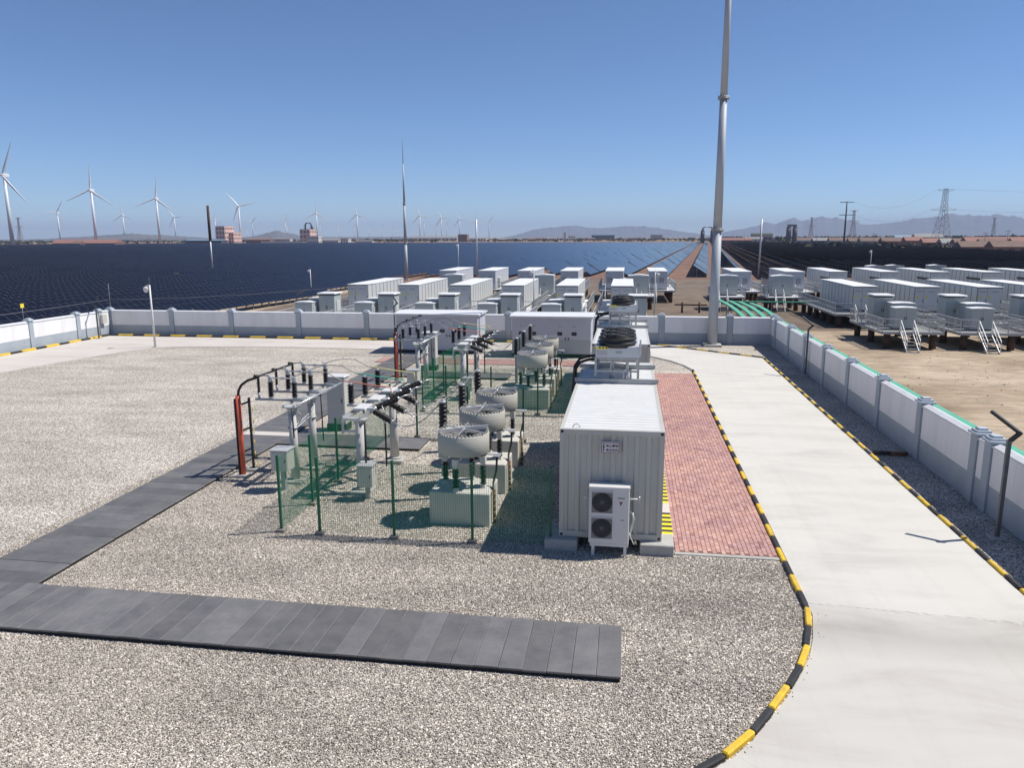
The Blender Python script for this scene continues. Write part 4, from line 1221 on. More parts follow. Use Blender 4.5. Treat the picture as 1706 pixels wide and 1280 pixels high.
# ------------------------------------------------------------------ line side structure: twin poles, long beams, V-set insulators
def make_vswitch(label, X, Y):
    """origin at (-7.68, 22.2)"""
    t = thing('switch_stand', label, 'switch', (X, Y, 0), 0, 'line side switch stands of the two bays')
    for y in (-1.62, 1.58):
        p = MB().lathe((0, y, 0), (0, y, 2.22), [(0, 0.16), (1, 0.13)], 18).build('pole', M_POLE, t)
        q = MB(); q.lathe((0, y, 2.08), (0, y, 2.25), [(0, 0.135), (1, 0.22)], 4, smooth=False); q.box(-0.42, 0.2, y - 0.17, y + 0.17, 2.25, 2.28); q.build('pole_head', M_GALV, p)
        q = MB(); q.cbox(-0.32, 0.32, y - 0.32, y + 0.32, -0.08, 0.13, 0.02); q.cyl((0, y, 0.13), (0, y, 0.2), 0.22, 0.17, n=14); q.build('pole_footing', M_CONC, p)
    q = MB()
    for x in (-0.36, 0.08):
        q.box(x - 0.05, x + 0.05, -1.95, 2.6, 2.283, 2.36); q.box(x + (0.03 if x > 0 else -0.05), x + (0.05 if x > 0 else -0.03), -1.95, 2.6, 2.363, 2.42)
    for y in (-1.9, -0.4, 1.2, 2.5): q.box(-0.305, 0.025, y - 0.04, y + 0.04, 2.29, 2.35)
    q.build('main_beam', M_ALU, t)
    q = MB()
    q.box(-0.42, -0.36, -1.98, -1.92, 1.9, 2.3); q.box(0.02, 0.08, -1.98, -1.92, 1.9, 2.3); q.box(-0.355, 0.015, -1.97, -1.93, 1.95, 2.01)
    q.build('end_frame', M_GALV, t)
    yk = (-0.95, 0.35, 1.65)
    for i, y in enumerate(yk):
        # tall post insulator on an outrigger
        a = MB().box(-0.95, -0.415, y + 0.80, y + 0.94, 2.29, 2.345).build('outrigger', M_GALV, t)
        s = MB().insul((-0.82, y + 0.87, 2.40), (-0.82, y + 0.87, 2.98), 0.11, 11, 0.62, 14).build('post_insulator', M_INS, t)
        q = MB(); q.cyl((-0.82, y + 0.87, 2.345), (-0.82, y + 0.87, 2.40), 0.075, n=10); q.cyl((-0.82, y + 0.87, 2.98), (-0.82, y + 0.87, 3.03), 0.07, n=10); q.build('end_fitting', M_GALV, s)
        # V pair
        base = Vector((0.15, y, 2.40))
        q = MB(); q.obox(base, (0.10, 0, 0), (0, 0.12, 0), (0, 0, 0.07)); q.build('bearing_box', M_GALV, t)
        for dirv, ln in (((0.62, 0.72, 0.22), 0.92), ((0.80, -0.56, -0.20), 0.98)):
            d = Vector(dirv).normalized()
            s = MB().insul(base + d * 0.16, base + d * ln, 0.105, 11, 0.58, 12).build('v_insulator', M_INS, t)
            q = MB(); q.cyl(base + d * 0.05, base + d * 0.16, 0.07, n=10); q.cyl(base + d * ln, base + d * (ln + 0.07), 0.06, n=10)
            e = base + d * (ln + 0.07); q.tube([e, e + d * 0.22, e + d * 0.42 + Vector((0.03, 0, -0.04))], 0.020, 6)
            q.build('end_fitting', M_ALU, s)
        q = MB(); q.tube([(0.45, y + 0.05, 2.52), (0.55, y + 0.02, 2.30), (0.55, y, 2.12)], 0.018, 6); q.cbox(0.50, 0.60, y - 0.05, y + 0.05, 2.0, 2.14, 0.01); q.build('earthing_link', M_GALV, t)
        q = MB(); q.cbox(-0.34, 0.04, y - 0.30, y + 0.42, 2.425, 2.50, 0.015); q.build('cover_strip', M_WHITE, t)
    q = MB(); q.tube([(0.30, -2.05, 0.85), (0.30, -2.02, 2.3)], 0.032, 8); q.tube([(0.30, -0.2, 0.4), (0.30, -0.2, 2.3)], 0.028, 8); q.build('drive_rod', M_BLACK, t)
    return t
vsw1 = make_vswitch('twin pole switch with slanted dark insulators inside the near fenced bay', -7.68, 22.2)
vsw2 = dup(vsw1, (-7.6, 22.2 + SH, 0), 'twin pole switch with slanted dark insulators inside the far fenced bay')

def make_mechbox(label, X, Y, h0, group, w=0.22):
    t = thing('mechanism_box', label, 'control box', (X, Y, 0), 0, group)
    MB().box(-0.06, 0.06, -0.06, 0.06, -0.05, h0).build('leg', M_GALVD, t)
    MB().cbox(-w, w, -w, w, h0, h0 + 0.62, 0.02).build('casing', M_CABIN2, t)
    MB().box(-w + 0.03, w - 0.03, -w - 0.012, -w - 0.001, h0 + 0.04, h0 + 0.56).build('door', M_CABIN2, t)
    MB().box(w - 0.08, w - 0.055, -w - 0.03, -w - 0.0125, h0 + 0.28, h0 + 0.36).build('handle', M_BLACK, t)
    MB().box(-w - 0.03, w + 0.03, -w - 0.03, w + 0.03, h0 + 0.62, h0 + 0.65).build('lid', M_GALV, t)
    return t
mg = 'grey mechanism boxes at the switch poles'
mb1 = make_mechbox('grey mechanism box on a post at the switch pole, near bay', -7.34, 20.1, 0.42, mg)
dup(mb1, (-7.26, 20.1 + SH, 0), 'grey mechanism box on a post at the switch pole, far bay')
mb2 = make_mechbox('grey mechanism box beside the disconnector pole, near bay', -10.12, 20.5, 0.66, mg, 0.26)
dup(mb2, (-10.02, 20.5 + SH, 0), 'grey mechanism box beside the disconnector pole, far bay')

def make_ctrlcab(label, X, Y):
    t = thing('control_cabinet', label, 'cabinet', (X, Y, 0), 0, 'pale control cabinets beside the trench')
    MB().box(-0.40, 0.40, -0.30, 0.30, -0.05, 0.28).build('plinth', M_BLACKP, t)
    MB().cbox(-0.37, 0.37, -0.27, 0.27, 0.28, 2.15, 0.02).build('casing', M_CABIN2, t)
    MB().cbox(-0.42, 0.42, -0.33, 0.33, 2.15, 2.20, 0.02).build('roof', M_WHITE, t)
    d = MB().box(-0.33, 0.33, -0.288, -0.271, 0.36, 2.08).build('door', M_CABIN2, t)
    for z in (0.62, 1.72): MB().box(-0.14, 0.02, -0.293, -0.2885, z, z + 0.14).build('vent', M_CABIN, d)
    MB().box(0.24, 0.265, -0.31, -0.2885, 1.15, 1.3).build('handle', M_BLACK, d)
    return t
cc = make_ctrlcab('tall pale control cabinet beside the trench, near bay', -11.2, 27.75)
dup(cc, (-11.1, 27.75 + SH, 0), 'tall pale control cabinet beside the trench, far bay')

# ------------------------------------------------------------------ red cable risers
def make_riser(label, X, Y):
    t = thing('cable_riser', label, 'cable riser', (X, Y, 0), 0, 'red cable risers at the trench')
    q = MB(); q.cyl((0, 0, 0), (0, 0, 2.65), 0.078, n=16); q.build('red_pipe', M_RED, t)
    q = MB(); q.box(-0.13, -0.085, -0.05, 0.03, 0, 2.55); q.build('ladder_rail', M_BLACK, t)
    q = MB(); q.box(-0.02, 0.04, 0.62, 0.69, 0, 2.45); q.build('ladder_rail', M_BLACK, t)
    for z in (0.75, 1.45, 2.3):
        q = MB(); q.bar((-0.11, -0.01, z), (0.01, 0.66, z + 0.02), 0.05); q.build('rung', M_BLACK, t)
    for y in (0, 0.65):
        q = MB(); q.cbox(-0.17, 0.17, y - 0.15, y + 0.15, -0.08, 0.09, 0.015); q.build('footing', M_CONC, t)
    for k in range(3):
        q = MB()
        e = Vector((0.68, 0.13 + 1.22 * k, 3.25))
        pts = [Vector((0, 0, 2.6)), Vector((0.03, 0.02, 2.82)), Vector((0.12, 0.06, 2.99)), Vector((0.32, 0.10, 3.13)), Vector((0.56, 0.11, 3.205 + 0.01 * k))] + [Vector((0.60, 0.13 + 1.22 * k * f, 3.23)) for f in ((0.35, 0.7) if k else ())] + [e]
        q.tube(pts, 0.042 if k == 0 else 0.034, 8)
        c = q.build('cable', M_CABLE, t)
        q = MB(); q.cyl(e - Vector((0.12, 0.1, -0.02)), e, 0.06, n=8); q.build('termination', M_INS, c)
    q = MB()
    for k in range(6): q.tube([(0.10, 0.66, 0.1 + k * 0.38), (0.10, 0.66, 0.28 + k * 0.38)], 0.013, 5)
    q.build('earth_strip', M_HAZY, t)
    return t
rs = make_riser('red pipe cable riser with black ladder, near bay beside the trench', -11.98, 21.52)
dup(rs, (-11.9, 21.52 + SH + 2.4, 0), 'red pipe cable riser with black ladder, far bay beside the trench')

# ------------------------------------------------------------------ overhead conductors between the pieces
def sag(a, b_, s, n=10):
    a = Vector(a); b_ = Vector(b_)
    return [a.lerp(b_, i / n) + Vector((0, 0, -4 * s * (i / n) * (1 - i / n))) for i in range(n + 1)]
for k, nm in ((0, 'near'), (1, 'far')):
    dy = SH * k; dx = 0.09 * k
    for i, (mt, cn) in enumerate(((M_BUSR, 'red'), (M_BUSG, 'green'), (M_BUSY, 'yellow'))):
        y0 = 21.65 + 1.23 * i + dy
        pk = (-8.5 + dx, 22.12 + 1.3 * i + dy, 3.05)
        t = thing('phase_conductor', '%s sleeved conductor between the disconnector and the switch, %s bay' % (cn, nm), 'conductor', (0, 0, 0), 0, 'sleeved conductors of the two bays')
        q = MB(); q.tube(sag((-10.15 + dx, y0, 3.28), (-9.2 + dx, (y0 + pk[1]) / 2, 3.38), -0.08), 0.013, 6); q.tube(sag((-9.2 + dx, (y0 + pk[1]) / 2, 3.42), (-8.75 + dx, pk[1], 3.09), 0.02), 0.016, 6)
        q.build('bare_wire', M_WIRE, t)
        q = MB(); q.tube([(-8.75 + dx, pk[1], 3.09), (pk[0], pk[1], 3.07), (-7.75 + dx, pk[1] - 0.05, 2.98), (-7.15 + dx, pk[1] - 0.15, 2.95), (-7.10 + dx, pk[1] - 0.2, 2.68)], 0.020, 6)
        q.build('sleeve', mt, t)
        bx, by = BUSH[3 * k + i]
        q = MB(); q.tube(sag((-6.5 + dx, 20.55 + 1.3 * i + dy, 2.12), (bx, by, 2.97), 0.28, 14), 0.014, 6)
        tag(q.build('drop_wire', M_WIRE), 'thin grey wire from the %s switch insulator to its bushing, %s bay' % (('front', 'middle', 'rear')[i], nm), 'wire', 'drop wires of the two bays')

# ------------------------------------------------------------------ switchgear cabins before the back wall
def make_cabin(label, X0, X1, Y, doors, D=2.75):
    w = (X1 - X0) / 2
    t = thing('switchgear_cabin', label, 'cabin', ((X0 + X1) / 2, Y, 0), 0, 'grey switchgear cabins before the back wall')
    MB().box(-w + 0.03, w - 0.03, 0.05, D - 0.05, -0.05, 0.22).build('plinth', M_BLACKP, t)
    MB().cbox(-w, w, 0, D, 0.22, 2.50, 0.015).build('wall', M_CABIN, t)
    rf = MB()
    z = 2.502
    vs = [(-w - 0.14, -0.14, z), (w + 0.14, -0.14, z), (w + 0.14, D + 0.14, z), (-w - 0.14, D + 0.14, z),
          (-w - 0.14, -0.14, z + 0.10), (w + 0.14, -0.14, z + 0.10), (w + 0.14, D + 0.14, z + 0.10), (-w - 0.14, D + 0.14, z + 0.10), (-w - 0.14, D / 2, z + 0.19), (w + 0.14, D / 2, z + 0.19)]
    rf.add(vs, [(3, 2, 1, 0), (0, 1, 5, 4), (2, 3, 7, 6), (1, 2, 6, 9, 5), (3, 0, 4, 8, 7), (4, 5, 9, 8), (8, 9, 6, 7)])
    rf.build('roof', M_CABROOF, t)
    for (dx0, dx1, hinge) in doors:
        d = MB().box(dx0 + 0.006, dx1 - 0.006, -0.022, -0.001, 0.34, 2.30).build('door', M_CABIN, t)
        cx = (dx0 + dx1) / 2
        o = [(cx + 0.17 * math.copysign(abs(math.cos(a)) ** 0.5, math.cos(a)), -0.028, 1.50 + 0.12 * math.copysign(abs(math.sin(a)) ** 0.5, math.sin(a))) for a in [2 * math.pi * k / 16 for k in range(16)]]
        q = MB(); q.add(o + [(x, -0.0225, z_) for x, y_, z_ in o], [tuple(range(15, -1, -1))] + [(k, (k + 1) % 16, 16 + (k + 1) % 16, 16 + k) for k in range(16)]); q.build('window', M_GLASS, d)
        hx = dx1 - 0.10 if hinge < 0 else dx0 + 0.10
        q = MB(); q.box(hx - 0.03, hx + 0.03, -0.05, -0.0225, 1.10, 1.26); q.build('handle', M_BLACK, d)
        MB().box(cx - 0.07, cx + 0.07, -0.026, -0.0225, 1.95, 2.0).build('name_plate', M_GREYINK, d)
    return t
make_cabin('grey switchgear cabin with double door, left one before the back wall', -15.0, -9.55, 47.7, [(0.0, 0.78, -1), (0.78, 1.56, 1)])
make_cabin('grey switchgear cabin with four doors, right one before the back wall', -7.2, -2.2, 47.1, [(-2.3, -1.5, -1), (-1.5, -0.7, 1), (0.1, 1.0, -1), (1.0, 1.9, 1)])

# ------------------------------------------------------------------ masts, camera pole, fence sensor posts
def make_mast(label, X, Y, z, r0, H, secs, rtop=0.05, spike=6.0):
    t = thing('lightning_mast', label, 'mast', (X, Y, z), 0, 'lightning masts')
    q = MB(); q.cbox(-0.62, 0.62, -0.62, 0.62, -0.1, 0.16, 0.03); q.build('footing', M_CONC, t)
    zs = [0.16] + [0.16 + (H - 0.16) * s for s in secs] + [H]
    for i in range(len(zs) - 1):
        f = lambda zz: r0 + (rtop - r0) * (zz / H)
        p = MB().cyl((0, 0, zs[i]), (0, 0, zs[i + 1]), f(zs[i]), f(zs[i + 1]), 28).build('section', M_MAST, t)
        if i:
            q = MB(); rr = f(zs[i]); q.cyl((0, 0, zs[i] - 0.07), (0, 0, zs[i] - 0.005), rr + 0.13, n=28); q.cyl((0, 0, zs[i] + 0.005), (0, 0, zs[i] + 0.07), rr + 0.13, n=28)
            for k in range(16):
                a = 2 * math.pi * k / 16
                q.cyl(((rr + 0.09) * math.cos(a), (rr + 0.09) * math.sin(a), zs[i] - 0.13), ((rr + 0.09) * math.cos(a), (rr + 0.09) * math.sin(a), zs[i] + 0.13), 0.02, n=6)
            q.build('flange', M_GALVD, p)
    q = MB(); q.cyl((0, 0, H), (0, 0, H + spike), rtop * 0.7, 0.012, 8); q.build('spike', M_GALVD, t)
    return t
make_mast('tall grey tapering lightning mast standing at the right end of the back wall', 5.9, 53.45, 0.0, 0.345, 34.0, (0.23, 0.48, 0.75), 0.12)
make_mast('slim grey lightning mast behind the white battery containers', -46.8, 157.2, GZ, 0.42, 24.0, (0.32, 0.66), 0.12, 7.0)

def make_campole(label, X, Y, z, H, side=-1):
    t = thing('camera_pole', label, 'camera pole', (X, Y, z), 0, 'white camera poles')
    q = MB(); q.cyl((0, 0, 0), (0, 0, H), 0.075, 0.055, 12); q.build('pole', M_WHITE, t)
    q = MB(); q.cbox(-0.2, 0.2, -0.2, 0.2, -0.05, 0.06, 0.02); q.build('base_plate', M_CONC, t)
    q = MB(); q.tube([(0, 0, H - 0.05), (side * 0.16, -0.04, H - 0.03), (side * 0.24, -0.06, H - 0.14)], 0.035, 8); q.build('bracket', M_WHITE, t)
    q = MB(); q.lathe((side * 0.25, -0.06, H - 0.52), (side * 0.25, -0.06, H - 0.10), [(0, 0.03), (0.12, 0.12), (0.35, 0.16), (0.55, 0.17), (0.6, 0.19), (0.85, 0.17), (1, 0.06)], 14); q.build('camera_dome', M_DOME, t)
    q = MB(); q.cyl((0, 0, H), (0, 0, H + 0.55), 0.01, 0.004, 6); q.build('spike', M_GALVD, t)
    return t
cp = make_campole('white pole with dome camera at the left bend of the path', -32.55, 47.85, 0.0, 4.35)
dup(cp, (-47.0, 108.0, GZ), 'white camera pole at the edge of the solar field, left of the battery containers')
dup(cp, (-9.3, 75.5, -0.1), 'white camera pole between the fourth and fifth battery containers')
dup(cp, (2.6, 74.0, -0.2), 'white camera pole behind the rooftop coolers', rotz=R(180))
dup(cp, (44.5, 150.0, 0.5), 'white camera pole behind the rear row of containers on the right')
dup(cp, (-28.8, 128, 2.0), 'white camera pole in front of the solar field behind the inverter boxes')

def make_sensor(label, X, Y, H=2.55, rot=0.0):
    t = thing('sensor_post', label, 'post', (X, Y, 0), rot, 'dark bent sensor posts along the walls')
    q = MB(); q.box(-0.045, 0.045, -0.045, 0.045, 0.05, H); q.build('post', M_POSTDK, t)
    q = MB(); q.cbox(-0.2, 0.2, -0.2, 0.2, -0.04, 0.06, 0.02); q.build('foot', M_CONC, t)
    q = MB(); q.bar((0, 0, H - 0.03), (0.26, 0.04, H + 0.20), 0.085, 0.085); q.build('elbow', M_BLACK, t)
    q = MB(); q.bar((0.27, 0.02, H + 0.16), (-0.22, 0.58, H + 0.60), 0.085, 0.075); q.build('arm', M_BLACK, t)
    return t
sp0 = make_sensor('dark bent sensor post by the right wall, nearest the camera', 9.35, 19.5)
dup(sp0, (9.75, 42.6, 0), 'dark bent sensor post by the right wall, at its far end')
dup(sp0, (-39.7, 51.6, 0), 'dark bent sensor post at the left corner of the yard')
dup(sp0, (-17.0, 53.7, 0), 'dark bent sensor post before the back wall, left of the cabins')
t = thing('antenna_rod', 'thin antenna rod on the wall pillar at the left corner', 'antenna', (-40.4, 54.2, 2.1))
q = MB(); q.cyl((0, 0, 0), (0, 0, 1.9), 0.02, 0.012, 6); q.build('rod', M_GALVD, t)
for z in (1.1, 1.5): MB().box(-0.12, 0.12, -0.015, 0.015, z, z + 0.03).build('cross_piece', M_GALVD, t)
t = thing('wall_sign', 'small yellow sign on a thin stake above the left wall', 'sign', (-40.6, 45.6, 2.1))
q = MB(); q.cyl((0, 0, 0), (0, 0, 0.8), 0.012, n=6); q.build('stake', M_GALVD, t)
MB().box(-0.012, 0.012, -0.15, 0.15, 0.8, 1.08).build('plate', M_SIGNY, t)
tag(MB().tube(sag((-40.6, 38, 2.6), (-40.5, 54.2, 2.75), 0.05), 0.012, 4).build('wall_wire', M_WIRE), 'thin wire strung above the left wall', 'wire')
tag(MB().tube(sag((-40.5, 54.2, 2.75), (-18, 54.3, 4.2), 0.25, 14), 0.012, 4).build('wall_wire', M_WIRE), 'thin wire rising above the back wall to the right', 'wire')
# fallen painted bollard lying between kerb and right wall, meter box on the left corner
t = thing('fallen_post', 'fallen black and brown post lying between the kerb and the right wall', 'post', (9.15, 26.85, 0.09))
MB().cyl((-0.55, 0.03, 0), (0.0, 0, 0), 0.07, n=12).build('black_half', M_BLACKP, t)
MB().cyl((0.0, 0, 0), (0.55, -0.03, 0), 0.07, n=12).build('brown_half', M_RUST, t)
tag(MB().cbox(-40.48, -40.2, 52.9, 53.4, 1.0, 1.7, 0.02).build('meter_box', M_CABIN2), 'small pale meter box on the left wall by the corner', 'box')

# ================================================================== BEYOND THE WALL
DZ = -0.1
def make_platform(label, X0, X1, Y0, Y1, z, stair=None, group=None, deck_m=None):
    """steel deck on brown piles with rails; stair = x offset of a flight down at the front"""
    t = thing('platform', label, 'platform', (X0, Y0, GZ), 0, group)
    W, D, H = X1 - X0, Y1 - Y0, z - GZ
    deck_m = deck_m or M_BATTROOF
    MB().box(0.05, W - 0.05, 0.05, D - 0.05, H - 0.09, H).build('deck_plate', deck_m, t)
    q = MB()
    q.box(0, W, 0, 0.05, H - 0.2, H + 0.01); q.box(0, W, D - 0.05, D, H - 0.2, H + 0.01); q.box(0, 0.05, 0.052, D - 0.052, H - 0.2, H + 0.01); q.box(W - 0.05, W, 0.052, D - 0.052, H - 0.2, H + 0.01)
    q.build('edge_beam', M_GALVD, t)
    ny = max(2, int(D / 3.2) + 1)
    pm = MB().cyl((0, 0, -0.2), (0, 0, H - 0.205), 0.27, n=12).mesh('pile', M_BROWNLEG)
    for x in (0.6, W - 0.6):
        for k in range(ny): obj('pile', pm, t, (x, 0.6 + k * (D - 1.2) / (ny - 1), 0))
    q = MB(); r = 0.018
    def run(a, b_):
        a = Vector(a); b_ = Vector(b_); n = max(1, int((b_ - a).length / 1.1))
        for h in (0.55, 1.05): q.bar(a + Vector((0, 0, h)), b_ + Vector((0, 0, h)), 0.05)
        for k in range(n + 1): p = a.lerp(b_, k / n); q.bar(p, p + Vector((0, 0, 1.05)), 0.05)
        m_ = int((b_ - a).length / 0.16)
        for k in range(m_ + 1): p = a.lerp(b_, k / m_); q.bar(p + Vector((0, 0, 0.06)), p + Vector((0, 0, 1.03)), 0.018)
    run((0.04, 0.05, H), (0.04, D - 0.05, H)); run((W - 0.04, 0.05, H), (W - 0.04, D - 0.05, H))
    if stair is None: run((0.05, 0.04, H), (W - 0.05, 0.04, H))
    else:
        run((0.05, 0.04, H), (stair - 0.1, 0.04, H)); run((stair + 1.05, 0.04, H), (W - 0.05, 0.04, H))
    q.build('railing', M_GALV, t)
    if stair is not None:
        rn = 1.25
        s = MB()
        for x in (stair, stair + 0.9): s.bar((x, 0, H - 0.05), (x, -H * rn, 0.02), 0.04, 0.16)
        s = s.build('stair', M_GALV, t)
        tm = MB().box(stair + 0.02, stair + 0.88, -0.11, 0.11, -0.02, 0.02).mesh('tread', M_GALVD)
        n = 6
        for k in range(n): obj('tread', tm, s, (0, -H * rn * (k + 0.7) / n, H - 0.05 - H * (k + 0.7) / n))
        for x in (stair - 0.03, stair + 0.93):
            h = MB()
            h.bar((x, 0, H + 0.95), (x, -H * rn, 0.95), 0.05); h.bar((x, 0, H + 0.48), (x, -H * rn, 0.48), 0.03)
            h.bar((x, 0.0, H), (x, 0.0, H + 0.95), 0.05); h.bar((x, -H * rn, 0.0), (x, -H * rn, 0.95), 0.05); h.bar((x, -H * rn / 2, H / 2), (x, -H * rn / 2, H / 2 + 0.95), 0.04)
            h.build('handrail', M_BATTROOF, s)
    return t

def make_battery(label, X, Y, z, W, L, H, group, npan=10):
    t = thing('battery_container', label, 'container', (X, Y, z), 0, group)
    MB().box(0.03, W - 0.03, 0.03, L - 0.03, 0.0, 0.14).build('skid', M_BLACKP, t)
    MB().box(0.025, W - 0.025, 0.03, L - 0.03, 0.14, H - 0.06).build('body', M_GREYINK, t)  # dark body colour puts the shade into the seams between side panels
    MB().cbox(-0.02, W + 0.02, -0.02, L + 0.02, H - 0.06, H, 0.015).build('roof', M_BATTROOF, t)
    p = (L - 0.1) / npan
    for sx, x0, x1 in ((0, -0.012, 0.023), (1, W - 0.023, W + 0.012)):
        me = MB().box(x0, x1, 0.08, p - 0.08, 0.18, H - 0.12).mesh('side_panel', M_BATT)
        for k in range(npan): obj('side_panel', me, t, (0, 0.05 + k * p, 0))
    for (a, b_) in ((0.05, W * 0.38), (W * 0.38 + 0.03, W - 0.05)):
        d = MB().box(a, b_, 0.0, 0.028, 0.2, H - 0.16).build('door', M_BATT, t)
        MB().box((a + b_) / 2 - 0.3, (a + b_) / 2 + 0.3, -0.006, -0.001, H - 0.52, H - 0.47).build('vent_slot', M_GREYINK, d)
        MB().box(b_ - 0.09, b_ - 0.06, -0.03, -0.001, 1.0, 1.35).build('handle', M_BLACK, d)
        MB().box(a + 0.10, a + 0.32, -0.006, -0.001, 1.45, 1.67).build('warning_label', M_SIGNY, d)
    return t

bg_ = 'white battery containers behind the wall'
batt0 = None
LX = [-30.2 + 5.7 * k for k in range(6)]
RX = [22.5 + 5.8 * k for k in range(5)]
def batt(label, X, Y, z=DZ + 0.02, bar=False):
    global batt0
    if batt0 is None: batt0 = t = make_battery(label, X, Y, z, 2.3, 13.4, 2.6, bg_)
    else: t = dup(batt0, (X, Y, z), label)
    if bar: MB().box(-0.05, -0.013, 0.5, 4.6, 1.45, 1.75).build('vent_bar', M_BLACK, t)
for k, X in enumerate(LX):
    batt('white battery container, %s from the left in the front row behind the back wall' % ordw(k), X, 79.0)
for k, X in enumerate(RX):
    batt('white battery container, %s from the left in the front row on the right' % ordw(k), X, 80.6)
pg = 'steel platforms of the battery plant'
for k, X in enumerate(LX):
    make_platform('container platform on piles, %s from the left behind the back wall' % ordw(k), X - 1.3, X + 3.4, 77.4, 93.5, DZ, None, pg)
    make_platform('front cabinet platform on piles, %s from the left behind the back wall' % ordw(k), X - 1.3, X + 3.4, 63.5, 73.0, DZ, None, pg)
for k, X in enumerate(RX):
    make_platform('container platform on brown piles, %s from the left on the right side' % ordw(k), X - 2.2, X + 2.9, 78.4, 95.0, DZ, 1.9 if k == 0 else None, pg, M_GRATE)
    make_platform('front platform with steel stair, %s from the left on the right side' % ordw(k), X - 2.2, X + 2.5, 64.0, 73.2, DZ, 1.4, pg, M_GRATE)

def make_cab(name, label, cat, X, Y, z, W, D, H, m, group, darkroof=False, curved=False):
    t = thing(name, label, cat, (X, Y, z), 0, group)
    MB().box(0.04, W - 0.04, 0.04, D - 0.04, 0.0, 0.12).build('skid', M_BLACKP, t)
    MB().cbox(0, W, 0, D, 0.12, H - 0.10, 0.015).build('body', m, t)
    if darkroof:
        MB().box(0.04, W - 0.04, 0.04, D - 0.04, H - 0.10, H + 0.02).build('vent_gap', M_DARK, t)
        MB().cbox(-0.12, W + 0.12, -0.12, D + 0.12, H + 0.02, H + 0.14, 0.04).build('hood', M_BATTROOF, t)
    else:
        q = MB(); c = 0.05 if not curved else 0.14
        vs = [(-0.05, -0.05, H - 0.10), (W + 0.05, -0.05, H - 0.10), (W + 0.05, D + 0.05, H - 0.10), (-0.05, D + 0.05, H - 0.10), (-0.05, -0.05, H - 0.04), (W / 2, -0.05, H - 0.04 + c), (W + 0.05, -0.05, H - 0.04), (W + 0.05, D + 0.05, H - 0.04), (W / 2, D + 0.05, H - 0.04 + c), (-0.05, D + 0.05, H - 0.04)]
        q.add(vs, [(3, 2, 1, 0), (0, 1, 6, 5, 4), (2, 3, 9, 8, 7), (1, 2, 7, 6), (3, 0, 4, 9), (4, 5, 8, 9), (5, 6, 7, 8)])
        q.build('roof', M_BATTROOF, t)
    for k in range(2):
        d = MB().box(0.05 + k * (W / 2 - 0.02), W / 2 - 0.02 + k * (W / 2 - 0.03), -0.02, -0.001, 0.2, H - 0.2).build('door', m, t)
        MB().box(W / 2 - 0.10 + k * 0.14, W / 2 - 0.06 + k * 0.14, -0.04, -0.0205, H * 0.45, H * 0.58).build('handle', M_BLACK, d)
    MB().box(W + 0.001, W + 0.05, D * 0.3, D * 0.75, H * 0.35, H * 0.75).build('vent_box', M_BATT, t)
    return t
protos = {}
def cab(kind, label, X, Y, z):
    spec = {'low': ('low_cabinet', 'cabinet', 1.65, 1.2, 1.85, M_CABGREY, 'low grey cabinets on the front platforms', False, False),
            'mid': ('control_cabinet', 'cabinet', 1.75, 1.5, 2.05, M_CABGREY, 'rear grey cabinets on the front platforms', False, False),
            'tall': ('transformer_cabinet', 'cabinet', 1.5, 1.7, 2.45, M_CABGREY, 'dark hooded transformer cabinets', True, False),
            'round': ('inverter_cabinet', 'cabinet', 2.5, 1.9, 2.5, M_CABGREY, 'curved roof inverter cabinets', False, True)}[kind]
    if kind not in protos: protos[kind] = make_cab(spec[0], label, spec[1], X, Y, z, spec[2], spec[3], spec[4], spec[5], spec[6], spec[7], spec[8])
    else: dup(protos[kind], (X, Y, z), label)
for side, XS, off in (('behind the back wall', LX, 0.0), ('on the right side', RX, -0.8)):
    for k, X in enumerate(XS):
        w = '%s from the left %s' % (ordw(k), side)
        cab('low', 'low grey front cabinet, platform %s' % w, X + off, 65.6, DZ)
        cab('mid', 'grey middle cabinet, platform %s' % w, X + off + 0.45, 67.6, DZ)
        cab('tall', 'tall hooded cabinet, platform %s' % w, X + off + (1.9 if off == 0 else -0.55), 69.4 if off else 66.6, DZ)

# rear row: inverter boxes and more containers
def make_invbox(label, X, Y, z, W, D, H, group):
    t = thing('inverter_box', label, 'inverter box', (X, Y, z), 0, group)
    MB().box(0.04, W - 0.04, 0.04, D - 0.04, 0.0, 0.14).build('skid', M_BLACKP, t)
    MB().cbox(0, W, 0, D, 0.14, H - 0.05, 0.02).build('body', M_CABIN, t)
    MB().cbox(-0.05, W + 0.05, -0.05, D + 0.05, H - 0.05, H + 0.02, 0.02).build('roof', M_BATTROOF, t)
    for k in range(2):
        g = MB().box(0.25 + k * W * 0.45, 0.25 + k * W * 0.45 + W * 0.28, -0.03, -0.001, 0.9, 1.7).build('louvre_panel', M_CABGREY, t)
        lm = MB().box(0.28 + k * W * 0.45, 0.22 + k * W * 0.45 + W * 0.28, -0.045, -0.0305, -0.03, 0.03).mesh('louvre', M_GREYINK)
        for j in range(5): obj('louvre', lm, g, (0, 0, 1.0 + j * 0.15))
    q = MB(); q.box(W + 0.001, W + 0.35, D * 0.15, D * 0.30, 0.3, 1.5); q.build('side_unit', M_BATT, t)
    return t
ibg = 'grey inverter boxes in the rear row'
IX = [-26.9, -21.2, -15.5, -9.4, -3.1, 2.9]
ib0 = None
for k, X in enumerate(IX):
    lab = 'grey inverter box, %s from the left in the rear row before the solar rows' % ordw(k)
    if ib0 is None: ib0 = make_invbox(lab, X, 107, 0.2, 2.5, 12, 2.6, ibg)
    else: dup(ib0, (X, 107, 0.2), lab)
    make_platform('rear inverter platform with stair, %s from the left' % ordw(k), X - 0.9, X + 3.6, 105.8, 120, 0.2, 1.0, pg)
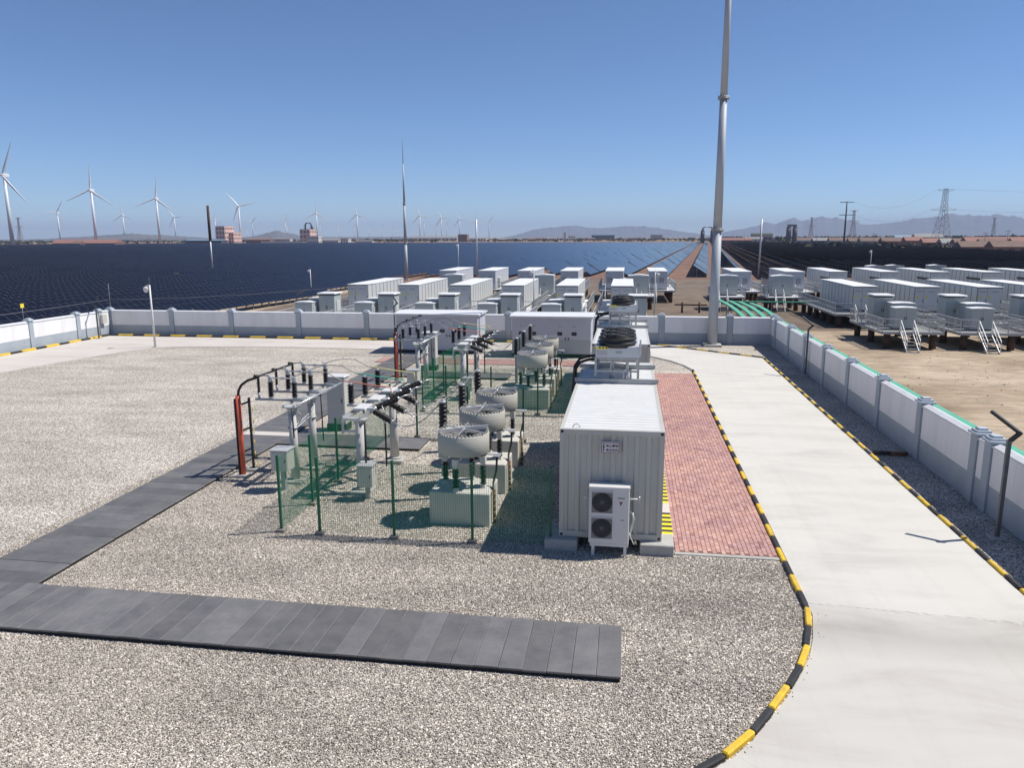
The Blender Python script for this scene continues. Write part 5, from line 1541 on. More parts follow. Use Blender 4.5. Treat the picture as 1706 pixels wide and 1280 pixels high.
for k, (X, W) in enumerate(((14.0, 2.6), (20.9, 2.6))):
    dup(ib0, (X, 106.5, 0.2), 'grey inverter box, %s of the pair right of the tall mast' % ordw(k))
    make_platform('inverter platform with stair, %s of the pair right of the tall mast' % ordw(k), X - 0.9, X + 3.6, 104.8, 120, 0.2, 1.0, pg)
for k, X in enumerate((26.8, 33.3, 39.5, 45.8, 52.2)):
    batt('white container, %s from the left in the rear row on the right' % ordw(k), X, 107.5, 0.2, bar=True)
    make_platform('rear container platform, %s from the left on the right side' % ordw(k), X - 1.4, X + 3.7, 105.5, 122.5, 0.2, None, pg)
for k, X in enumerate((-23.9, -11.9, 0.1, 11.0, 17.6)):
    cab('round', 'grey cabinet with curved white roof, %s from the left before the inverter boxes' % ordw(k), X, 97.2, 0.2)
    make_platform('small cabinet platform with stair, %s from the left before the inverter boxes' % ordw(k), X - 0.8, X + 3.3, 95.4, 100.2, 0.2, 0.9, pg)
for k, (X, Y) in enumerate(((38.5, 131), (42.2, 133), (49.0, 134))):
    dup(protos['round'], (X, Y, 0.2), 'grey cabinet showing above the rear containers, %s from the left' % ordw(k))

# ------------------------------------------------------------------ green cable trays
def tray(label, pts, w=0.42, h=0.12):
    t = thing('cable_tray', label, 'cable tray', (0, 0, 0), 0, 'green cable trays')
    P = [Vector(p) for p in pts]
    q = MB(); vs = []
    for i, p in enumerate(P):
        d = (P[min(i + 1, len(P) - 1)] - P[max(i - 1, 0)]); d.z = 0; d.normalize()
        s = Vector((d.y, -d.x, 0)) * w / 2
        vs += [p - s, p + s, p + s - Vector((0, 0, h)), p - s - Vector((0, 0, h))]
    fs = [(4 * i + a, 4 * i + b_, 4 * i + 4 + b_, 4 * i + 4 + a) for i in range(len(P) - 1) for a, b_ in ((1, 0), (2, 1), (3, 2), (0, 3))] + [(0, 1, 2, 3), tuple(4 * (len(P) - 1) + k for k in (3, 2, 1, 0))]
    q.add(vs, fs); q.build('cover', M_GREENT, t)
    sup = MB().box(-0.05, 0.05, -0.05, 0.05, 0, 1).mesh('support', M_GALVD)
    for i in range(0, len(P), 3):
        o = obj('support', sup, t, (P[i].x, P[i].y, GZ)); o.scale = (1, 1, P[i].z - h - GZ)
    return t
tray('green cable tray fixed along the outside of the right wall', [(10.50, y, 1.78) for y in range(-2, 56, 3)], 0.30, 0.14)
def arc(x0, y0, x1, y1, z0, z1, n=12):
    return [(x0 + (x1 - x0) * (i / n) ** 1.6, y0 + (y1 - y0) * i / n, z0 + (z1 - z0) * i / n + 0.5 * math.sin(math.pi * i / n)) for i in range(n + 1)]
for k in range(4):
    tray('green cable tray arching down to the back wall, %s from the left' % ordw(k), arc(10.2 + 0.95 * k, 88 - 1.5 * k, 10.5 + 0.75 * k, 59, 0.5, -0.3), 0.42)
tray('straight green cable tray crossing under the rear platforms', [(12.0 + 1.5 * i, 90.5, 0.1) for i in range(9)], 0.4)

t = thing('timber_rail', 'dark timber rail on posts in the dirt left of the tall mast', 'rail', (5.6, 92.0, GZ))
MB().bar((0, 0, 1.0), (3.8, 0.3, 0.95), 0.16).build('beam', M_BROWNLEG, t)
for x in (0.9, 2.9): MB().cyl((x, 0.1, -0.1), (x, 0.1, 1.3), 0.12, n=10).build('post', M_BROWNLEG, t)

# ------------------------------------------------------------------ solar field
AZR = R(5.64)
DV = Vector((math.sin(AZR), math.cos(AZR), 0)); DU = Vector((math.cos(AZR), -math.sin(AZR), 0))
TILT = R(33); NM = 14; MW = 1.13; TL = NM * MW
CT, ST = math.cos(TILT), math.sin(TILT)
LOWZ = 0.62      # low edge above the land
# zones of the field: name, u of the first low edge, pitch, rows, module length, modules up the slope
ZONES = {'mid': (0.5, 8.6, range(-5, 2), 1.95, 2), 'left': (-51.0, 4.7, range(-270, 1), 2.25, 1), 'right': (15.0, 4.4, range(0, 27), 1.75, 2)}
def in_field(x, y, zone):
    az = math.degrees(math.atan2(x, y)); d = math.hypot(x, y)
    if not -46 < az < 30: return False
    if d > 1230: return False
    if zone == 'left' and x < -46 and y > 24: return True
    return y > 172
srng = random.Random(21)
tabs = []
for zn, (u0, pitch, rows, ML, MU) in ZONES.items():
    hx = ML * MU * CT
    stag = {k: srng.uniform(0, 15) for k in rows}
    for k in rows:
        ul = u0 + pitch * k
        for j in range(-8, 64):
            v = 146 + (TL + 0.14) * j if j >= 0 else 138 + (TL + 0.14) * j
            if zn != 'left' or k < -13: v += stag[k]
            if v > 1005: continue
            c = DU * (ul - hx / 2) + DV * (v + TL / 2)
            if not in_field(c.x, c.y, zn): continue
            if c.x > -56 and c.y < 62: continue
            if zn == 'left' and v < 300 and k < -13 and (k * 7 + j * 13) % 83 == 0: continue
            tabs.append((c.length, zn, k, j, v, ul))
tabs.sort()
rr_ = random.Random(11)
def slab_pts(x0, x1, y0, y1, th=0.035):
    """panel patch between slope distances x0..x1 (from low edge) and y0..y1 along the row"""
    n = Vector((ST, 0, CT))
    def P(s_, y): return Vector((-s_ * CT, y, LOWZ + s_ * ST))
    top = [P(x0, y0), P(x0, y1), P(x1, y1), P(x1, y0)]
    return top + [p - n * th for p in top]
SF = [(0, 1, 2, 3), (7, 6, 5, 4), (0, 4, 5, 1), (1, 5, 6, 2), (2, 6, 7, 3), (3, 7, 4, 0)]
def set_uv(me, uvs):
    l = me.uv_layers.new(name='metres')
    l.data.foreach_set('uv', np.array(uvs, np.float32).ravel())
def panel_mesh(name, patches, g=0.012):
    q2 = MB(); uv = []
    for (s0, s1, y0, y1) in patches:
        vs = slab_pts(s0 + g, s1 - g, y0 + g, y1 - g); o = len(q2.v)
        q2.v += [tuple(p) for p in vs]
        cs = [(y0, s0), (y1, s0), (y1, s1), (y0, s1)]
        for fi, f in enumerate(SF):
            q2.f.append(tuple(i + o for i in f)); q2.m.append(0 if fi == 0 else (1 if fi == 1 else 2)); q2.s.append(False)
            for i in f: uv.append((cs[i % 4][0], cs[i % 4][1]))
    me = q2.mesh(name, [M_PANEL, M_BACK, M_BACK])
    set_uv(me, uv)
    return me
ZM = {}
for zn, (u0, pitch, rows, ML, MU) in ZONES.items():
    SLz = ML * MU; a0, a1 = 0.22 * SLz * CT, 0.78 * SLz * CT
    mod = panel_mesh('solar_module', [(0, ML, 0, MW)])
    arr = panel_mesh('module_array', [(ML * a, ML * (a + 1), MW * i, MW * (i + 1)) for a in range(MU) for i in range(NM)])
    def posts(q, y):
        for ax in (a0, a1): q.box(-ax - 0.05, -ax + 0.05, y - 0.05, y + 0.05, -0.3, LOWZ + ax * math.tan(TILT) - 0.06)
        q.bar((-a1, y, 0.3), (-a0, y, LOWZ + 0.1), 0.05)
    q = MB(); posts(q, 0); pm_ = q.mesh('support_post', M_GALVD)
    def purl(q, fr):
        for f in fr: q.bar((-f * SLz * CT - 0.03, 0.1, LOWZ + f * SLz * ST - 0.075), (-f * SLz * CT - 0.03, TL - 0.1, LOWZ + f * SLz * ST - 0.075), 0.05, 0.06)
    q = MB(); purl(q, (0.15, 0.85)); pu_ = q.mesh('purlin', M_GALVD)
    q = MB(); purl(q, (0.15, 0.85))
    for i in range(5): posts(q, 0.8 + i * (TL - 1.6) / 4)
    ZM[zn] = (mod, arr, pm_, pu_, q.mesh('support_frame', M_GALVD))
sel = tabs[:300]
near_keys = {(t_[1], t_[2], t_[3]) for t_ in tabs[:26]}
def row_name(zn, k):
    if zn == 'left': return '%s row left of the battery plant' % ordw(-k)
    if zn == 'right': return '%s row of dark backs at right' % ordw(k)
    return ('%s row left of the dirt lane' % ordw(-k)) if k <= 0 else 'row just right of the tall mast'
rows_seen = {}
for t_ in sorted(sel, key=lambda a: a[4]): rows_seen.setdefault((t_[1], t_[2]), []).append(t_[3:])
for (zn, k), lst in rows_seen.items():
    mod, arr, pm_, pu_, fr_ = ZM[zn]; ML, MU = ZONES[zn][3:]
    for idx, (j, v, ul) in enumerate(lst):
        base = DU * ul + DV * v
        t = thing('solar_table', 'solar table %s from near end, %s' % (ordw(idx), row_name(zn, k)), 'solar table', (base.x, base.y, GZ + rr_.uniform(-0.03, 0.03)), -AZR, 'tilted solar tables of the field')
        t.rotation_euler = (rr_.gauss(0, .002), rr_.gauss(0, .010), -AZR)
        if (zn, k, j) in near_keys:
            for a in range(MU):
                for i in range(NM): obj('solar_module', mod, t, (-ML * a * CT, MW * i, ML * a * ST))
            obj('purlin', pu_, t)
            for i in range(5): obj('support_post', pm_, t, (0, 0.8 + i * (TL - 1.6) / 4, 0))
        else:
            obj('module_array', arr, t); obj('support_frame', fr_, t)
# the rest of the field as one mass
far = tabs[300:]
n = len(far)
V = np.zeros((n, 8, 3))
UVL = []
locs = {zn: np.array([tuple(p) for p in slab_pts(0.01, z_[3] * z_[4] - 0.01, 0.02, TL - 0.02, 0.05)]) for zn, z_ in ZONES.items()}
csz = {zn: np.array([(0, 0), (TL, 0), (TL, z_[3] * z_[4]), (0, z_[3] * z_[4])])[np.array(SF) % 4].reshape(-1, 2) for zn, z_ in ZONES.items()}
for i, (d, zn, k, j, v, ul) in enumerate(far):
    P = locs[zn].copy()
    P[:, 2] += (P[:, 0] + 1.2) * rr_.gauss(0, .016) + P[:, 1] * rr_.gauss(0, .003) + rr_.uniform(-.06, .06)
    V[i, :, 0] = (ul + P[:, 0]) * DU.x + (v + P[:, 1]) * DV.x
    V[i, :, 1] = (ul + P[:, 0]) * DU.y + (v + P[:, 1]) * DV.y
    V[i, :, 2] = P[:, 2] + GZ
    UVL.append(csz[zn])
F = (np.array(SF)[None, :, :] + (np.arange(n) * 8)[:, None, None]).reshape(-1, 4)
me = bpy.data.meshes.new('solar_tables_beyond')
me.vertices.add(n * 8); me.vertices.foreach_set('co', V.astype(np.float32).ravel())
me.loops.add(n * 24); me.loops.foreach_set('vertex_index', F.astype(np.int32).ravel())
me.polygons.add(n * 6); me.polygons.foreach_set('loop_start', np.arange(0, n * 24, 4, dtype=np.int32)); me.polygons.foreach_set('loop_total', np.full(n * 6, 4, np.int32))
for mt in (M_PANEL, M_BACK, M_BACK): me.materials.append(mt)
me.polygons.foreach_set('material_index', np.tile(np.array([0, 1, 2, 2, 2, 2], np.int32), n))
me.polygons.foreach_set('use_smooth', np.zeros(n * 6, bool))
me.update(calc_edges=True)
set_uv(me, np.concatenate(UVL))
o = obj('solar_tables_beyond', me); tag(o, kind='stuff')
fp = MB()
for (d, zn, k, j, v, ul) in far[:1500]:
    for y in (1.0, TL / 2, TL - 1.0):
        p = DU * (ul - 1.35) + DV * (v + y); zt = GZ + LOWZ + 0.55; fp.add([(p.x - .06, p.y, GZ), (p.x + .06, p.y, GZ), (p.x + .06, p.y, zt), (p.x - .06, p.y, zt), (p.x, p.y - .06, GZ), (p.x, p.y + .06, GZ), (p.x, p.y + .06, zt), (p.x, p.y - .06, zt)], [(0, 1, 2, 3), (4, 5, 6, 7)])
tag(fp.build('solar_posts_beyond', M_GALVD), kind='stuff')
M_PLANT = mat('trampled brown soil', (0.15, 0.112, 0.082), 0.95, var=0.35, scale=0.5, dirt=0.6, dirt_col=(0.24, 0.19, 0.135), bump=0.4, bscale=3)
q = MB(); q.poly([(-46, 55.5), (9.0, 55.5), (12.5, 72), (17.0, 76), (62, 77), (62, 163), (-14, 163), (-46, 149)], GZ + 0.015)
tag(q.build('plant_ground', M_PLANT), kind='structure')
# reddish soil under and beyond the rows
q = MB(); q.poly([(-46, 150), (-14, 164), (60, 164), (290, 166), (330, 560), (200, 1500), (-1100, 1500), (-1300, 1100)], GZ + 0.03)
tag(q.build('field_soil', M_SOIL), kind='structure')

# thin poles in the field
def make_fieldpole(label, X, Y, H, top):
    t = thing('field_pole', label, 'pole', (X, Y, GZ), 0, 'thin poles among the solar rows')
    MB().cyl((0, 0, 0), (0, 0, H * (1 - top)), 0.20, 0.17, 10).build('shaft', M_GALV, t)
    if top: MB().cyl((0, 0, H * (1 - top)), (0, 0, H), 0.34, 0.30, 12).build('upper_section', M_BROWNLEG, t)  # dark brown stands in for the backlit look against the sky
    return t
make_fieldpole('tall pole with backlit dark brown upper half rising from the left solar field', -102.4, 176.4, 16.9, 0.50)
make_fieldpole('thin grey pole behind the inverter boxes, right of the slim mast', -33.0, 165.0, 12.8, 0)
make_fieldpole('thin grey pole right of the tall mast behind the inverter pair', 27.6, 168.5, 12.5, 0)

# ------------------------------------------------------------------ wind turbines
def make_turbine(label, X, Y):
    t = thing('wind_turbine', label, 'wind turbine', (X, Y, GZ), R(12), 'wind turbines on the plain')
    MB().cyl((0, 0, 0), (0, 0, 84), 2.5, 1.5, 20).build('tower', M_TURB, t)
    q = MB(); q.cbox(-2, 2, -2.5, 8, 83, 87, 0.5); q.build('nacelle', M_TURB, t)
    q = MB(); q.lathe((0, -6.0, 85), (0, -2.5, 85), [(0, 0.3), (0.3, 1.3), (0.7, 1.9), (1, 2.0)], 14); q.build('hub', M_TURB, t)
    q = MB(); vs = []
    for k, (z, c, th, tw) in enumerate(((0, 1.9, 1.9, 0), (3, 2.2, 1.6, 0.2), (8, 3.4, 0.9, 0.25), (18, 2.4, 0.5, 0.12), (31, 1.5, 0.3, 0.05), (40.5, 0.7, 0.12, 0.0), (42, 0.15, 0.05, 0))):
        ca, sa = math.cos(tw), math.sin(tw)
        for (a, b_) in ((-0.3 * c, 0), (0, th / 2), (0.7 * c, 0), (0, -th / 2)):
            vs.append((a * ca - b_ * sa, a * sa + b_ * ca, z))
    fs = [(4 * i + a, 4 * i + (a + 1) % 4, 4 * i + 4 + (a + 1) % 4, 4 * i + 4 + a) for i in range(6) for a in range(4)]
    q.add(vs, fs, 0, True)
    me_ = q.mesh('blade', M_TURB)
    for k in range(3):
        o = obj('blade', me_, t, (0, -4.3, 85)); o.rotation_euler = (0, k * 2 * math.pi / 3, 0)
    return t
# azimuth, tower height in photo pixels, blade phase
TURB = [(-41.75, 113, 22, 'leftmost'), (-39.15, 47, 30, 'small, just right of the leftmost'), (-37.12, 86, 5, 'tall, second tall one from the left'), (-35.43, 42, -5, 'small, between the two tall left ones'),
        (-33.32, 71, 8, 'tall, third tall one from the left'), (-32.31, 38, -35, 'small, right of the third tall one'), (-29.74, 34, 5, 'behind the left pink building'), (-28.13, 57, -40, 'right of the left pink building'),
        (-27.69, 15, 10, 'tiny, right of the left pink building'), (-27.29, 29, 40, 'medium, well right of the left pink building'), (-25.05, 28, 15, 'left of the pink plant with black duct'), (-24.96, 22, 25, 'smaller, left of the pink plant with black duct'),
        (-22.88, 44, 3, 'behind the pink plant with black duct'), (-22.67, 21, 20, 'small, right of the pink plant with black duct'), (-21.4, 21, 12, 'small, above the white green shed'), (-20.02, 41, -12, 'medium, left of the slim mast'),
        (-20.24, 19, 40, 'tiny, touching the medium one left of the slim mast'), (-19.2, 18, 18, 'tiny, third left of the slim mast'), (-18.29, 17, 33, 'tiny, second left of the slim mast'), (-17.51, 17, 50, 'tiny, nearest left of the slim mast'),
        (-15.48, 39, -18, 'first right of the slim mast'), (-15.17, 25, 10, 'small, second right of the slim mast'), (-14.29, 23, 45, 'small, third right of the slim mast'), (-13.89, 35, -28, 'with a blade pointing up left, right of the slim mast'),
        (-13.53, 22, 22, 'small, just right of the blade pointing up left'), (-12.55, 32, -22, 'third from the right end of the line'), (-11.3, 29, 0, 'second from the right end of the line'), (-10.36, 27, 33, 'at the right end of the line')]
tb0 = None
for az, hp, ph, lab in TURB:
    X, Y = polar(az, 85 * 1255 / hp / math.cos(R(az + 8.7)))
    L_ = 'white wind turbine, %s' % lab
    if tb0 is None: tb0 = make_turbine(L_, X, Y); t = tb0
    else: t = dup(tb0, (X, Y, GZ), L_)
    kk = 0
    for ch in t.children:
        if ch.name.startswith('blade'):
            ch.rotation_euler = (0, R(ph) + kk * 2 * math.pi / 3, 0); kk += 1

# ------------------------------------------------------------------ far buildings
def house(name, label, cat, az, d, W, D, H, wall, roof, roof_h=0.0, wins=(0, 0), group='buildings on the plain', rot=0.0, z=GZ):
    X, Y = polar(az, d)
    t = thing(name, label, cat, (X, Y, z), rot, group)
    MB().box(-W / 2, W / 2, 0, D, -0.5, H).build('wall', wall, t)
    if roof_h > 0:
        q = MB(); e = 0.5
        vs = [(-W / 2 - e, -e, H + 0.02), (W / 2 + e, -e, H + 0.02), (W / 2 + e, D + e, H + 0.02), (-W / 2 - e, D + e, H + 0.02), (-W / 2 - e, D / 2, H + roof_h), (W / 2 + e, D / 2, H + roof_h)]
        q.add(vs, [(3, 2, 1, 0), (0, 1, 5, 4), (2, 3, 4, 5), (1, 2, 5), (3, 0, 4)]); q.build('roof', roof, t)
    else:
        MB().box(-W / 2 - 0.15, W / 2 + 0.15, -0.15, D + 0.15, H, H + 0.6).build('parapet', roof, t)
    nx, nz = wins
    if nx:
        ww, wh = W / nx * 0.5, H / nz * 0.42
        me_ = MB().box(-ww / 2, ww / 2, -0.12, -0.001, 0, wh).mesh('window', M_FARWIN)
        ny_ = max(1, int(D / (W / nx)))
        me_s = MB().box(0.001, 0.12, -ww / 2, ww / 2, 0, wh).mesh('window', M_FARWIN)
        for a in range(nz):
            for b_ in range(nx): obj('window', me_, t, (-W / 2 + W * (b_ + 0.5) / nx, 0, H * (a + 0.3) / nz))
            for b_ in range(ny_): obj('window', me_s, t, (W / 2, D * (b_ + 0.5) / ny_, H * (a + 0.3) / nz))
    return t
# px helper: azimuth of a photo column on the horizon, written out as numbers
h1 = house('factory_building', 'pink four storey block behind the left solar field', 'building', -29.45, 1290, 15, 30, 27, M_PINK, M_PINK, 0, (3, 4))
house('factory_annex', 'lower pink wing right of the pink four storey block', 'building', -28.75, 1295, 8, 26, 17, M_PINK, M_PINK, 0, (2, 3))
house('process_building', 'pink plant block carrying a black duct loop', 'building', -23.75, 1270, 17, 26, 22, M_PINK, M_FARGREY, 0, (3, 3))
house('process_annex', 'cream lower wing before the pink plant block', 'building', -23.2, 1240, 18, 14, 11, M_FARWHITE, M_PINK, 0, (5, 2))
X, Y = polar(-23.55, 1280)
t = thing('duct_loop', 'black duct loop on the roof of the pink plant block', 'duct', (X, Y, GZ + 22.5), 0)
q = MB(); q.tube([(-5, 4, -0.1), (-5, 4, 7), (-4, 4, 9), (-2, 4, 10), (2, 4, 10), (4, 4, 9), (5, 4, 7), (5.5, 4, -0.1)], 1.1, 10); q.build('duct', M_FARDARK, t)
q = MB(); q.cyl((5, 6, 0), (5, 6, 5), 2.2, n=12); q.cyl((-8, 6, 0), (-8, 6, 6.5), 0.35, n=6); q.bar((-8, 6, 6.3), (-4, 5, 6.3), 0.5); q.build('vessel', M_FARDARK, t)
def shed(label, az, d, W, D, H, wall, roof, rh, wins=(0, 0), rot=0.0):
    return house('shed', label, 'shed', az, d, W, D, H, wall, roof, rh, wins, 'low sheds and houses on the plain', rot)
shed('long shed with blue sheet roof left of the pink four storey block', -30.6, 1240, 58, 18, 5.6, M_FARDARK, M_BLUEROOF, 1.6)
shed('long red tiled roof at the far left behind the solar field', -37.9, 1110, 88, 18, 3.4, M_FARBRICK, M_REDROOF, 4.6)
shed('small dark gable before the long red roof at the far left', -38.3, 1095, 10, 10, 3.2, M_FARBRICK, M_BROWNROOF, 3.2)
shed('brown brick shed between the two pink buildings', -27.0, 1330, 42, 16, 6.2, M_FARBRICK, M_BROWNROOF, 2.6, (8, 1))
shed('pale low workshop right of the brown brick shed', -25.4, 1340, 30, 12, 7.4, M_FARWHITE, M_GREYROOF, 1.2, (6, 1))
shed('white shed with grey green roof right of the pink plant', -22.0, 1230, 26, 16, 5.2, M_FARWHITE, M_GREYROOF, 3.2, (7, 1))
shed('beige shed right of the white shed', -21.0, 1235, 13, 14, 7.0, M_FARWHITE, M_GREYROOF, 0, (3, 2))
shed('white boundary wall building at the far edge of the solar field', -25.3, 1232, 72, 1.0, 3.2, M_FARWHITE, M_FARWHITE, 0)
shed('pale low shed left of the slim mast', -19.6, 1250, 28, 10, 3.6, M_BRICKWALL_LOW, M_GREYROOF, 1.2)
shed('long pale warehouse right of the slim mast', -14.5, 1900, 120, 30, 8.0, M_FARWHITE, M_GREYROOF, 4.0, (12, 1))
shed('dark red works building under the wind turbines', -12.35, 1500, 18, 18, 14, M_FARBRICK, M_REDROOF, 0, (4, 3))
shed('pale low hall under the right hand wind turbines', -11.2, 1600, 34, 18, 6.5, M_FARWHITE, M_GREYROOF, 2.0, (6, 1))
shed('small white hut before the mountains', -5.6, 1700, 14, 9, 6.0, M_FARWHITE, M_GREYROOF, 2.0, (3, 1))
shed('dark blue long hall below the mountains', -1.9, 2100, 62, 30, 13.5, M_FARDARK, M_BLUEROOF, 1.5, (9, 1))
shed('green grey block below the mountains', 2.0, 2300, 34, 22, 13, M_FARGREY, M_SCRUB, 0, (6, 2))
house('water_tower', 'white upright tank house below the left mountains', 'tower', -4.72, 1900, 7, 7, 19, M_FARWHITE, M_FARWHITE, 0, (1, 3))
shed('white twin tanks hall right of the white tower', -4.2, 1880, 18, 9, 11, M_FARWHITE, M_FARWHITE, 0, (4, 2))
for k, (az, d, W, H, wm, rm, nmx) in enumerate(((-9.3, 1650, 20, 4, M_FARGREY, M_GREYROOF, 'grey'), (-8.4, 1800, 26, 4.5, M_FARWHITE, M_GREYROOF, 'pale'), (-7.2, 1750, 20, 4, M_FARBRICK, M_BROWNROOF, 'brown'), (-6.6, 2000, 30, 5, M_FARWHITE, M_REDROOF, 'red'), (-3.0, 2000, 34, 4, M_FARBRICK, M_BROWNROOF, 'rust'), (0.4, 2100, 40, 4.5, M_FARGREY, M_BROWNROOF, 'dull brown'))):
    shed('low house with %s roof on the plain, %s from the left under the mountains' % (nmx, ordw(k)), az, d, W, 10, H, wm, rm, 2.6, (4, 1))
# process towers with a bridging pipe
def make_proc(label, az, d, gap, H, r, arch):
    X, Y = polar(az, d)
    t = thing('process_towers', label, 'towers', (X, Y, GZ), 0, 'paired dark process towers')
    for sx in (-1, 1):
        MB().cyl((sx * gap, 0, 0), (sx * gap, 0, H), r, n=16).build('tower', M_FARDARK, t)
        MB().cyl((sx * gap, 0, H), (sx * gap, 0, H + r), r, r * 0.4, 16).build('dome', M_FARDARK, t)
    q = MB()
    if arch: q.tube([(-gap, 0, H), (-gap, 0, H + 4), (-gap * 0.7, 0, H + 5.2), (gap * 0.7, 0, H + 5.2), (gap, 0, H + 4), (gap, 0, H)], 0.9, 8)
    else: q.box(-gap - r * 0.6, gap + r * 0.6, -1, 1, H + r * 0.6, H + r + 1.2)
    q.build('bridge_pipe', M_FARDARK, t)
    q = MB(); q.bar((-gap, 0, H * 0.45), (gap, 0, H * 0.3), 0.8); q.build('cross_pipe', M_FARWHITE, t)
    return t
make_proc('paired dark towers with arched pipe left of the tall mast', 5.62, 1050, 6.3, 15.5, 2.6, True)
make_proc('paired brown and blue towers with flat bridge at right', 11.35, 1080, 3.9, 19.5, 3.2, False)
# village on the right
VILL = [(8.8, 1150, 26, 4, M_FARWHITE, M_GREYROOF, 'pale hall roof left of the paired brown towers'), (9.4, 1200, 30, 9, M_FARGREY, M_SCRUB, 'grey green block left of the paired brown towers'),
        (7.6, 1030, 40, 3, M_FARBRICK, M_REDROOF, 'red brick yard roof right of the tall mast'), (12.6, 880, 26, 3.2, M_FARWHITE, M_BROWNROOF, 'brown roof right of the paired brown towers'),
        (13.6, 840, 24, 3.2, M_FARBRICK, M_GREYROOF, 'grey roof left of the monopole pylon'), (14.7, 800, 24, 3.4, M_FARWHITE, M_BROWNROOF, 'brown roof below the monopole pylon'), (15.9, 760, 22, 3.2, M_FARBRICK, M_BROWNROOF, 'dark brown roof right of the monopole pylon'),
        (17.0, 700, 30, 3.6, M_FARGREY, M_BROWNROOF, 'long brown roof below the far lattice pylon'), (18.2, 680, 26, 3.6, M_FARBRICK, M_BROWNROOF, 'brown roof beside the bright red roof'), (19.05, 650, 12, 4.2, M_FARBRICK, M_REDROOF, 'small bright red roof left of the great pylon'),
        (18.4, 800, 14, 5.5, M_FARGREY, M_BLUEROOF, 'small blue roof left of the great pylon'), (19.9, 740, 22, 6.5, M_FARDARK, M_GREYROOF, 'dark hall just left of the great pylon'), (20.4, 600, 18, 3.2, M_FARBRICK, M_REDROOF, 'dull red roof below the great pylon'),
        (21.3, 590, 14, 3.0, M_FARWHITE, M_GREYROOF, 'white walled house below the great pylon'), (22.2, 560, 16, 3.0, M_FARGREY, M_BROWNROOF, 'brown roof right of the great pylon'), (23.9, 545, 38, 4.0, M_FARBRICK, M_REDROOF, 'large pinkish red roof at the far right'),
        (23.6, 515, 14, 3.0, M_FARBRICK, M_BROWNROOF, 'brown gable before the large pinkish red roof'), (25.3, 520, 14, 3.4, M_FARWHITE, M_REDROOF, 'small red roof at the right edge'), (22.9, 470, 20, 2.0, M_FARBRICK, M_BROWNROOF, 'low brown barn before the village on the right'),
        (24.8, 460, 22, 2.2, M_FARBRICK, M_BROWNROOF, 'low brown shed at the right edge')]
for az, d, W, H, wm, rm, lab in VILL:
    house('village_house', lab, 'house', az, d, W, 10, H + 1.0, wm, rm, 3.0, (4, 1), 'village houses on the right')

# ------------------------------------------------------------------ pylons and power lines
def lattice(q, p0, p1, w0, w1, n, r):
    p0 = Vector(p0); p1 = Vector(p1)
    rings = []
    for i in range(n + 1):
        f = i / n; c = p0.lerp(p1, f); w = w0 + (w1 - w0) * f
        rings.append([c + Vector((sx * w, sy * w, 0)) for sx, sy in ((-1, -1), (1, -1), (1, 1), (-1, 1))])
    for i in range(n):
        for k in range(4):
            q.bar(rings[i][k], rings[i + 1][k], r); q.bar(rings[i][k], rings[i + 1][(k + 1) % 4], r * 0.6); q.bar(rings[i][(k + 1) % 4], rings[i + 1][k], r * 0.6)
            q.bar(rings[i + 1][k], rings[i + 1][(k + 1) % 4], r * 0.6)
def make_pylon(label, az, d, H, w, r=0.2):
    X, Y = polar(az, d)
    t = thing('lattice_pylon', label, 'pylon', (X, Y, GZ), R(10), 'power pylons on the plain')
    q = MB(); lattice(q, (0, 0, 0), (0, 0, H * 0.62), w, w * 0.32, 5, r); lattice(q, (0, 0, H * 0.62), (0, 0, H), w * 0.32, w * 0.20, 4, r * 0.9); q.build('lattice_body', M_FARGREY, t)
    for z, L in ((H * 0.985, w * 1.15), (H * 0.64, w * 1.8)):
        for sx in (-1, 1):
            q = MB(); q.bar((0, -w * 0.2, z), (sx * L, 0, z), r); q.bar((0, w * 0.2, z), (sx * L, 0, z), r); q.bar((0, 0, z + H * 0.05 * (1 if z < H * 0.9 else -1)), (sx * L, 0, z), r * 0.8)
            for k in range(1, 4): q.bar((sx * L * k / 4, -w * 0.2 * (1 - k / 4), z), (sx * L * k / 4, w * 0.2 * (1 - k / 4), z), r * 0.6)
            q.build('cross_arm', M_FARGREY, t)
    return t
make_pylon('great lattice pylon standing over the village at right', 20.55, 700, 45, 6.0)
make_pylon('lattice pylon just right of the dark monopole', 15.25, 1250, 46, 5.0, 0.35)
make_pylon('slim lattice pylon left of the dark monopole', 12.6, 1500, 42, 4.0, 0.4)
make_pylon('small lattice pylon at the far right before the mountains', 23.4, 2200, 50, 5.0, 0.5)
make_pylon('lattice pylon right of the leftmost wind turbine', -41.3, 1700, 48, 4.2, 0.45)
X, Y = polar(14.75, 700)
t = thing('monopole_pylon', 'dark slender monopole pylon with two cross arms', 'pylon', (X, Y, GZ), R(14), 'power pylons on the plain')
MB().cyl((0, 0, 0), (0, 0, 37), 0.85, 0.45, 12).build('pole', M_FARDARK, t)
for z, L in ((36.3, 6.0), (26.0, 6.0)):
    MB().bar((-L, 0, z), (L, 0, z), 0.5).build('cross_arm', M_FARDARK, t)
def line(label, a, b_, s, r=0.04):
    tag(MB().tube(sag(a, b_, s, 16), r, 4).build('power_line', M_FARDARK), label, 'power line', 'power lines at right')
gx, gy = polar(20.55, 700); mx_, my_ = polar(14.75, 700)
line('power line leaving the great pylon top to the right', (gx + 6.9, gy, 43), (gx + 330, gy - 160, 46), 9)
line('power line leaving the great pylon arm to the right', (gx + 10.8, gy, 27), (gx + 330, gy - 160, 29), 7)
line('power line between the monopole top and the great pylon', (mx_ + 6, my_, 35), (gx - 6.9, gy, 43), 9)
line('power line between the monopole arm and the great pylon', (mx_ + 6, my_, 24.6), (gx - 10.8, gy, 27), 7)
